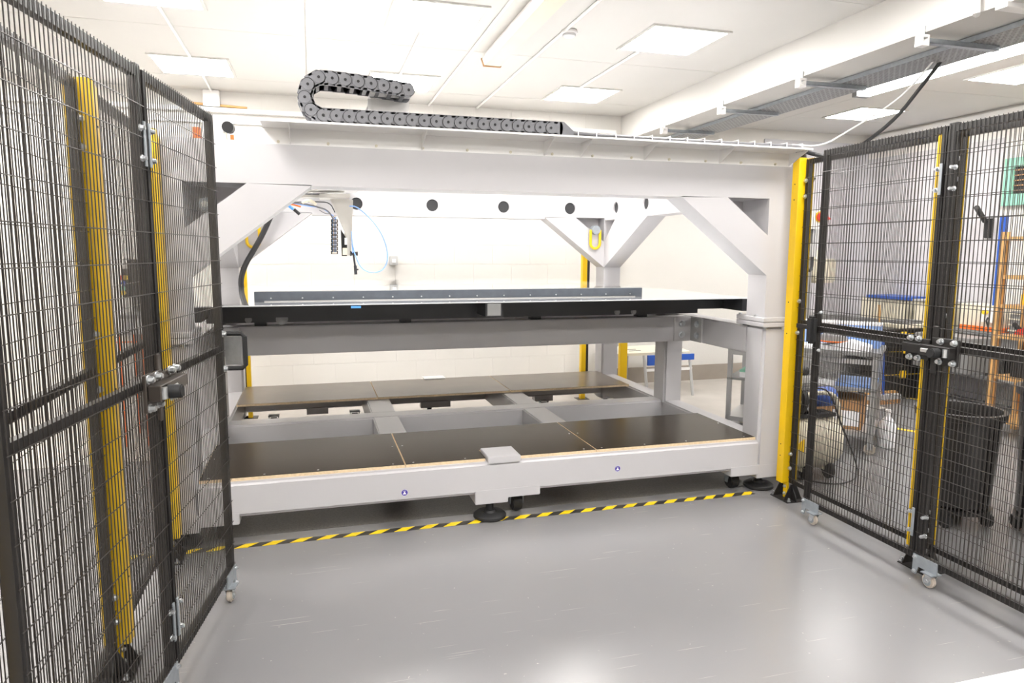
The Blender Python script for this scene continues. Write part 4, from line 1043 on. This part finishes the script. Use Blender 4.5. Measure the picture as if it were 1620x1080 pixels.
on_bench('storage_box', 'dark grey box with square slots standing before the bench', 'box', 'grey', 6.55, 6.9, 1.5, 2.2, .42, .38, lambda o_: [MB().box(6.545, 6.55, 1.75 + k * .2, 1.83 + k * .2, .48, .56).build('slot', 'bin', o_) for k in range(4)])
on_bench('power_tool_case', 'black case with yellow catch on the lower bench shelf', 'case', 'bin', 7.08, 7.33, 1.15, 1.55, .35, .2, lambda o_: MB().box(7.07, 7.08, 1.3, 1.38, .43, .49).build('catch', 'yellow2', o_))

# wooden shelving with tools
ws = thing('wooden_shelving', 'pine shelving unit with red tools at the right edge', 'shelving', (6.35, .8, 0))
wx0, wx1, wy0, wy1 = 6.12, 6.5, -.1, .92
for y in (wy0, wy1 - .05):
    for x in (wx0, wx1 - .05): MB().box(x, x + .05, y, y + .05, 0, 1.88).build('upright', 'wood', ws)
for z in (.12, .52, .90, 1.18, 1.45, 1.80): MB().box(wx0, wx1, wy0 + .05, wy1 - .05, z, z + .035).build('shelf', 'wood', ws)
MB().box(wx1 - .006, wx1, wy0, wy1, .1, 1.83).build('back_board', 'card', ws)
def small(name, label, cat, mt, x, y, z, dx, dy, dz, extra_mt='rubber'):
    o_ = thing(name, label, cat, (x, y, z)); MB().box(x - dx / 2, x + dx / 2, y - dy / 2, y + dy / 2, z, z + dz).build('body', mt, o_, bevel=.006)
    MB().cyl((x, y, z + dz), (x, y, z + dz + .02), min(dx, dy) * .3, 10).build('cap', extra_mt, o_); return o_
t = thing('power_tool', 'red power tool with black grip on a middle shelf of the pine shelving', 'tool', (6.3, .72, .935))
MB().prism([(.62, .937), (.84, .937), (.80, .985), (.74, 1.00), (.70, 1.06), (.64, 1.06)], 'x', 6.26, 6.34).build('body', 'red', t, bevel=.01)
MB().cyl((6.30, .80, .98), (6.30, .86, 1.03), .022, 10).build('grip', 'rubber', t)
MB().box(6.25, 6.35, .60, .68, .937, .975).build('battery', 'rubber', t, bevel=.006)
small('glue_bottle', 'small yellow bottle on an upper shelf of the pine shelving', 'bottle', 'yellow2', 6.3, .75, 1.215, .08, .08, .10)
small('drill_case', 'black case standing low on the pine shelving', 'case', 'bin', 6.3, .6, .555, .28, .3, .22)
small('drill_case', 'black case on the top board of the pine shelving', 'case', 'bin', 6.3, .5, 1.485, .25, .4, .2)
by_ = at(1584, 400, X=7.06).y
o = MB().box(7.03, 7.09, by_ - .03, by_ + .03, .852, 2.08).build('blue_post', 'blue', bevel=.004); origin_to(o, (7.06, by_, .85)); tag(o, 'tall blue upright standing on the bench by the shelving', 'post')
# teal framed vent
t = thing('wall_vent', 'teal framed vent with dark grille on the right wall', 'vent', (7.40, 1.75, 2.45))
MB().ring([(1.25, 2.21), (1.97, 2.21), (1.97, 2.72), (1.25, 2.72)], [(1.35, 2.33), (1.86, 2.33), (1.86, 2.62), (1.35, 2.62)], 'x', 7.37, 7.42).build('frame', 'teal', t)
MB().box(7.405, 7.415, 1.35, 1.86, 2.33, 2.62).build('backing', 'rubber', t)
for k in range(5): MB().box(7.385, 7.40, 1.35, 1.86, 2.36 + k * .055, 2.372 + k * .055).build('grille_bar', 'card', t)
# wall bracket
t = thing('wall_bracket', 'black angled bracket on the grey wall behind the right gate', 'bracket', (7.39, 2.12, 2.0))
MB().box(7.36, 7.40, 2.06, 2.14, 1.86, 2.08).build('plate', 'rubber', t, bevel=.006)
MB().cyl((7.34, 2.12, 2.05), at(1545, 328, X=7.05), .028, 8).build('arm', 'rubber', t)
# emergency stop pillar & white box
SY = 1.9
p = at(1292, 343, Y=SY)
t = thing('stop_station', 'white control box with red emergency stop on a stand', 'control box', (p.x, SY, 0))
MB().box(p.x - .07, p.x + .07, SY - .02, SY + .05, p.z - .12, p.z + .06).build('box', 'white', t, bevel=.006)
MB().cyl((p.x + .02, SY - .02, p.z), (p.x + .02, SY - .07, p.z), .046, 18).build('stop_button', 'red', t, bevel=.008)
MB().cyl((p.x + .02, SY - .015, p.z), (p.x + .02, SY - .03, p.z), .056, 18).build('button_ring', 'yellow2', t)
MB().box(p.x - .02, p.x + .08, SY - .02, SY + .03, p.z - .26, p.z - .125).build('socket', 'lgrey', t, bevel=.004)
MB().box(p.x - .05, p.x + .02, SY - .01, SY + .03, p.z - .40, p.z - .265).build('connector', 'lgrey', t, bevel=.004)
MB().cyl((p.x + .12, SY + .02, p.z - .01), (p.x + .19, SY + .02, p.z - .015), .03, 10, r2=.005).build('red_lamp', 'red', t)
MB().box(p.x - .02, p.x + .02, SY + .05, SY + .09, 0, p.z).build('stand', 'grey', t)
MB().box(p.x - .15, p.x + .15, SY - .05, SY + .2, 0, .02).build('base', 'grey', t)
MB().tube([(p.x - .02, SY, p.z - .40), (p.x - .03, SY - .01, p.z - .52), (p.x - .07, SY - .02, p.z - .55), (p.x - .13, SY - .03, p.z - .45), (p.x - .17, SY - .03, p.z - .2), (p.x - .16, SY - .03, p.z + .2), (p.x - .08, SY - .03, p.z + .38)], .014, 8, smooth=2).build('cable', 'cable', t, smooth=True)
# drill press with cream heads
dpx, dpy = 5.35, 2.6
t = thing('pillar_drill', 'grey bench drill with cream motor heads behind the fence', 'drill', (dpx, dpy, 0))
MB().box(dpx - .35, dpx + .35, dpy - .25, dpy + .25, 0, .85).build('cabinet', 'grey', t, bevel=.01)
MB().cyl((dpx, dpy, .85), (dpx, dpy, 1.6), .05, 14).build('column', 'steel', t)
MB().box(dpx - .28, dpx - .02, dpy - .15, dpy + .1, 1.18, 1.50).build('motor_head', 'cream', t, bevel=.02)
MB().box(dpx + .05, dpx + .30, dpy - .15, dpy + .1, 1.35, 1.62).build('motor_head', 'cream', t, bevel=.02)
MB().cyl((dpx + .1, dpy - .02, 1.62), (dpx + .1, dpy - .02, 1.72), .05, 12).build('pulley', 'cream', t); MB().cyl((dpx + .2, dpy - .02, 1.62), (dpx + .2, dpy - .02, 1.70), .035, 12).build('pulley', 'cream', t)
MB().cyl((dpx + .18, dpy - .05, 1.35), (dpx + .18, dpy - .05, 1.12), .022, 10).build('spindle', 'steel', t)
MB().box(dpx - .3, dpx + .35, dpy - .2, dpy + .2, .95, 1.0).build('drill_table', 'grey', t, bevel=.006)
# bins
def bin_(x, y, r0, r1, h, label):
    t = thing('round_bin', label, 'bin', (x, y, 0), group='black round bins')
    MB().lathe([(0, .12), (r0 - .02, .12), (r0, .14), (r1 - .01, h - .05), (r1 + .012, h - .045), (r1 + .016, h), (r1 - .008, h), (r1 - .02, h - .05), (r0 - .02, .16), (0, .155)], (x, y, 0), n=40).build('body', 'bin', t, smooth=True)
    d = MB().lathe([(0, .095), (r0 + .01, .095), (r0 + .012, .12), (0, .12)], (x, y, 0), n=32).build('dolly', 'bin', t)
    for a in (-2.6, -1.0, .6, 2.1):
        wx_, wy_ = x + r0 * .92 * math.cos(a), y + r0 * .92 * math.sin(a)
        w_ = MB().cyl((wx_ - .014, wy_, .05), (wx_ + .014, wy_, .05), .048, 18).build('wheel', 'rubber', d, bevel=.004)
    return t
bin_(3.85, -.76, .20, .235, .72, 'black round bin just behind the right hinge post')
bin_(4.22, -1.17, .23, .27, .90, 'taller black round bin at the right edge of the photo')
b = thing('spray_bottle', 'white plastic bottle on the floor beside the trolley leg', 'bottle', (4.78, .72, 0))
MB().lathe([(0, .001), (.07, .001), (.075, .02), (.075, .17), (.06, .22), (.022, .27), (.022, .30), (0, .30)], (4.78, .72, 0), n=20).build('body', 'paper', b, smooth=True)
MB().cyl((4.78, .72, .30), (4.78, .72, .33), .026, 12).build('cap', 'white', b)
# folding workbench behind the right rear leg
wbx, wby = 3.75, 3.35
t = thing('folding_workbench', 'white folding workbench with blue crossbar beyond the rear leg', 'workbench', (wbx, wby, 0))
z0 = .50
MB().prism([(3.30, 3.15), (4.25, 3.15), (4.35, 3.75), (3.40, 3.75)], 'z', z0, z0 + .03).build('top', 'cream', t)
for y_ in (3.32, 3.45): MB().box(3.55, 3.70, y_, y_ + .02, z0 + .03, z0 + .032).build('slot', 'rubber', t)
MB().box(3.70, 4.3, 3.13, 3.16, z0 - .07, z0).build('crossbar', 'blue', t)
MB().box(3.70, 3.82, 3.13, 3.16, z0 - .12, z0 - .07).build('clamp', 'blue', t)
for x in (3.66, 4.25):
    MB().cyl((x, 3.16, z0), (x + .04, 3.12, 0.0), .018, 8).build('leg', 'lgrey', t); MB().cyl((x, 3.6, z0), (x + .04, 3.72, 0.0), .018, 8).build('leg', 'lgrey', t)
MB().box(3.68, 4.28, 3.135, 3.155, z0 - .19, z0 - .16).build('brace', 'white', t)

# ================================================================ BEHIND THE LEFT FENCE
t = thing('electrical_cabinet', 'black electrical box with coloured buttons behind the left fence', 'cabinet', (-1.62, 2.9, 0))
p0, p1 = at(196, 470, Y=3.0), at(220, 425, Y=3.0)
MB().box(p0.x, p1.x, 2.95, 3.2, p0.z, p1.z).build('body', 'bin', t, bevel=.008)
q0, q1 = at(205, 430, Y=3.02), at(219, 410, Y=3.02)
MB().box(q0.x, q1.x, 3.0, 3.15, q0.z, q1.z).build('upper_box', 'bin', t, bevel=.006)
MB().box(p0.x + .05, p0.x + .12, 3.05, 3.12, 0, p0.z).build('stand', 'grey', t)
for (u, v, mt) in ((193, 439, 'red'), (199, 439, 'yellow2'), (196, 448, 'blue'), (195, 456, 'teal'), (195, 463, 'yellow2')):
    q = at(u, v, Y=2.94); MB().cyl((q.x, 2.96, q.z), (q.x, 2.93, q.z), .022, 12).build('button', mt, t)
t = thing('tool_cart', 'grey topped cart with orange frame behind the left fence', 'cart', (-1.7, 2.6, 0))
a0, a1 = at(188, 522, Y=2.5), at(255, 522, Y=2.5); zt_ = a0.z
MB().box(a0.x, a1.x, 2.4, 2.95, zt_ - .03, zt_).build('top', 'lgrey', t, bevel=.004)
for x in (a0.x + .01, a1.x - .15):
    for y in (2.42, 2.90): MB().box(x, x + .014, y, y + .014, .0, zt_ - .03).build('leg', 'orange', t)
MB().box(a0.x, a1.x, 2.42, 2.9, .5, .53).build('shelf', 'lgrey', t); MB().box(a0.x, a1.x - .15, 2.41, 2.42, zt_ - .10, zt_ - .088).build('rail', 'orange', t)
o = thing('instrument', 'grey instrument with dark lid on the orange framed cart', 'instrument', (a0.x + .2, 2.6, zt_))
MB().box(a0.x + .05, a1.x - .1, 2.45, 2.85, zt_, zt_ + .10).build('body', 'lgrey', o, bevel=.01); MB().box(a0.x + .02, a1.x - .05, 2.45, 2.85, zt_ + .10, zt_ + .13).build('lid', 'grey', o)
a0, a1 = at(296, 540, Y=1.8), at(330, 556, Y=1.8)
# white board at lower right corner
o = MB().box(2.25, 4.2, -2.75, -2.115, 0.0, .012).build('white_board', 'white', bevel=.002); origin_to(o, (3.0, -2.4, 0)); tag(o, 'white board lying flat at the lower right corner', 'board')
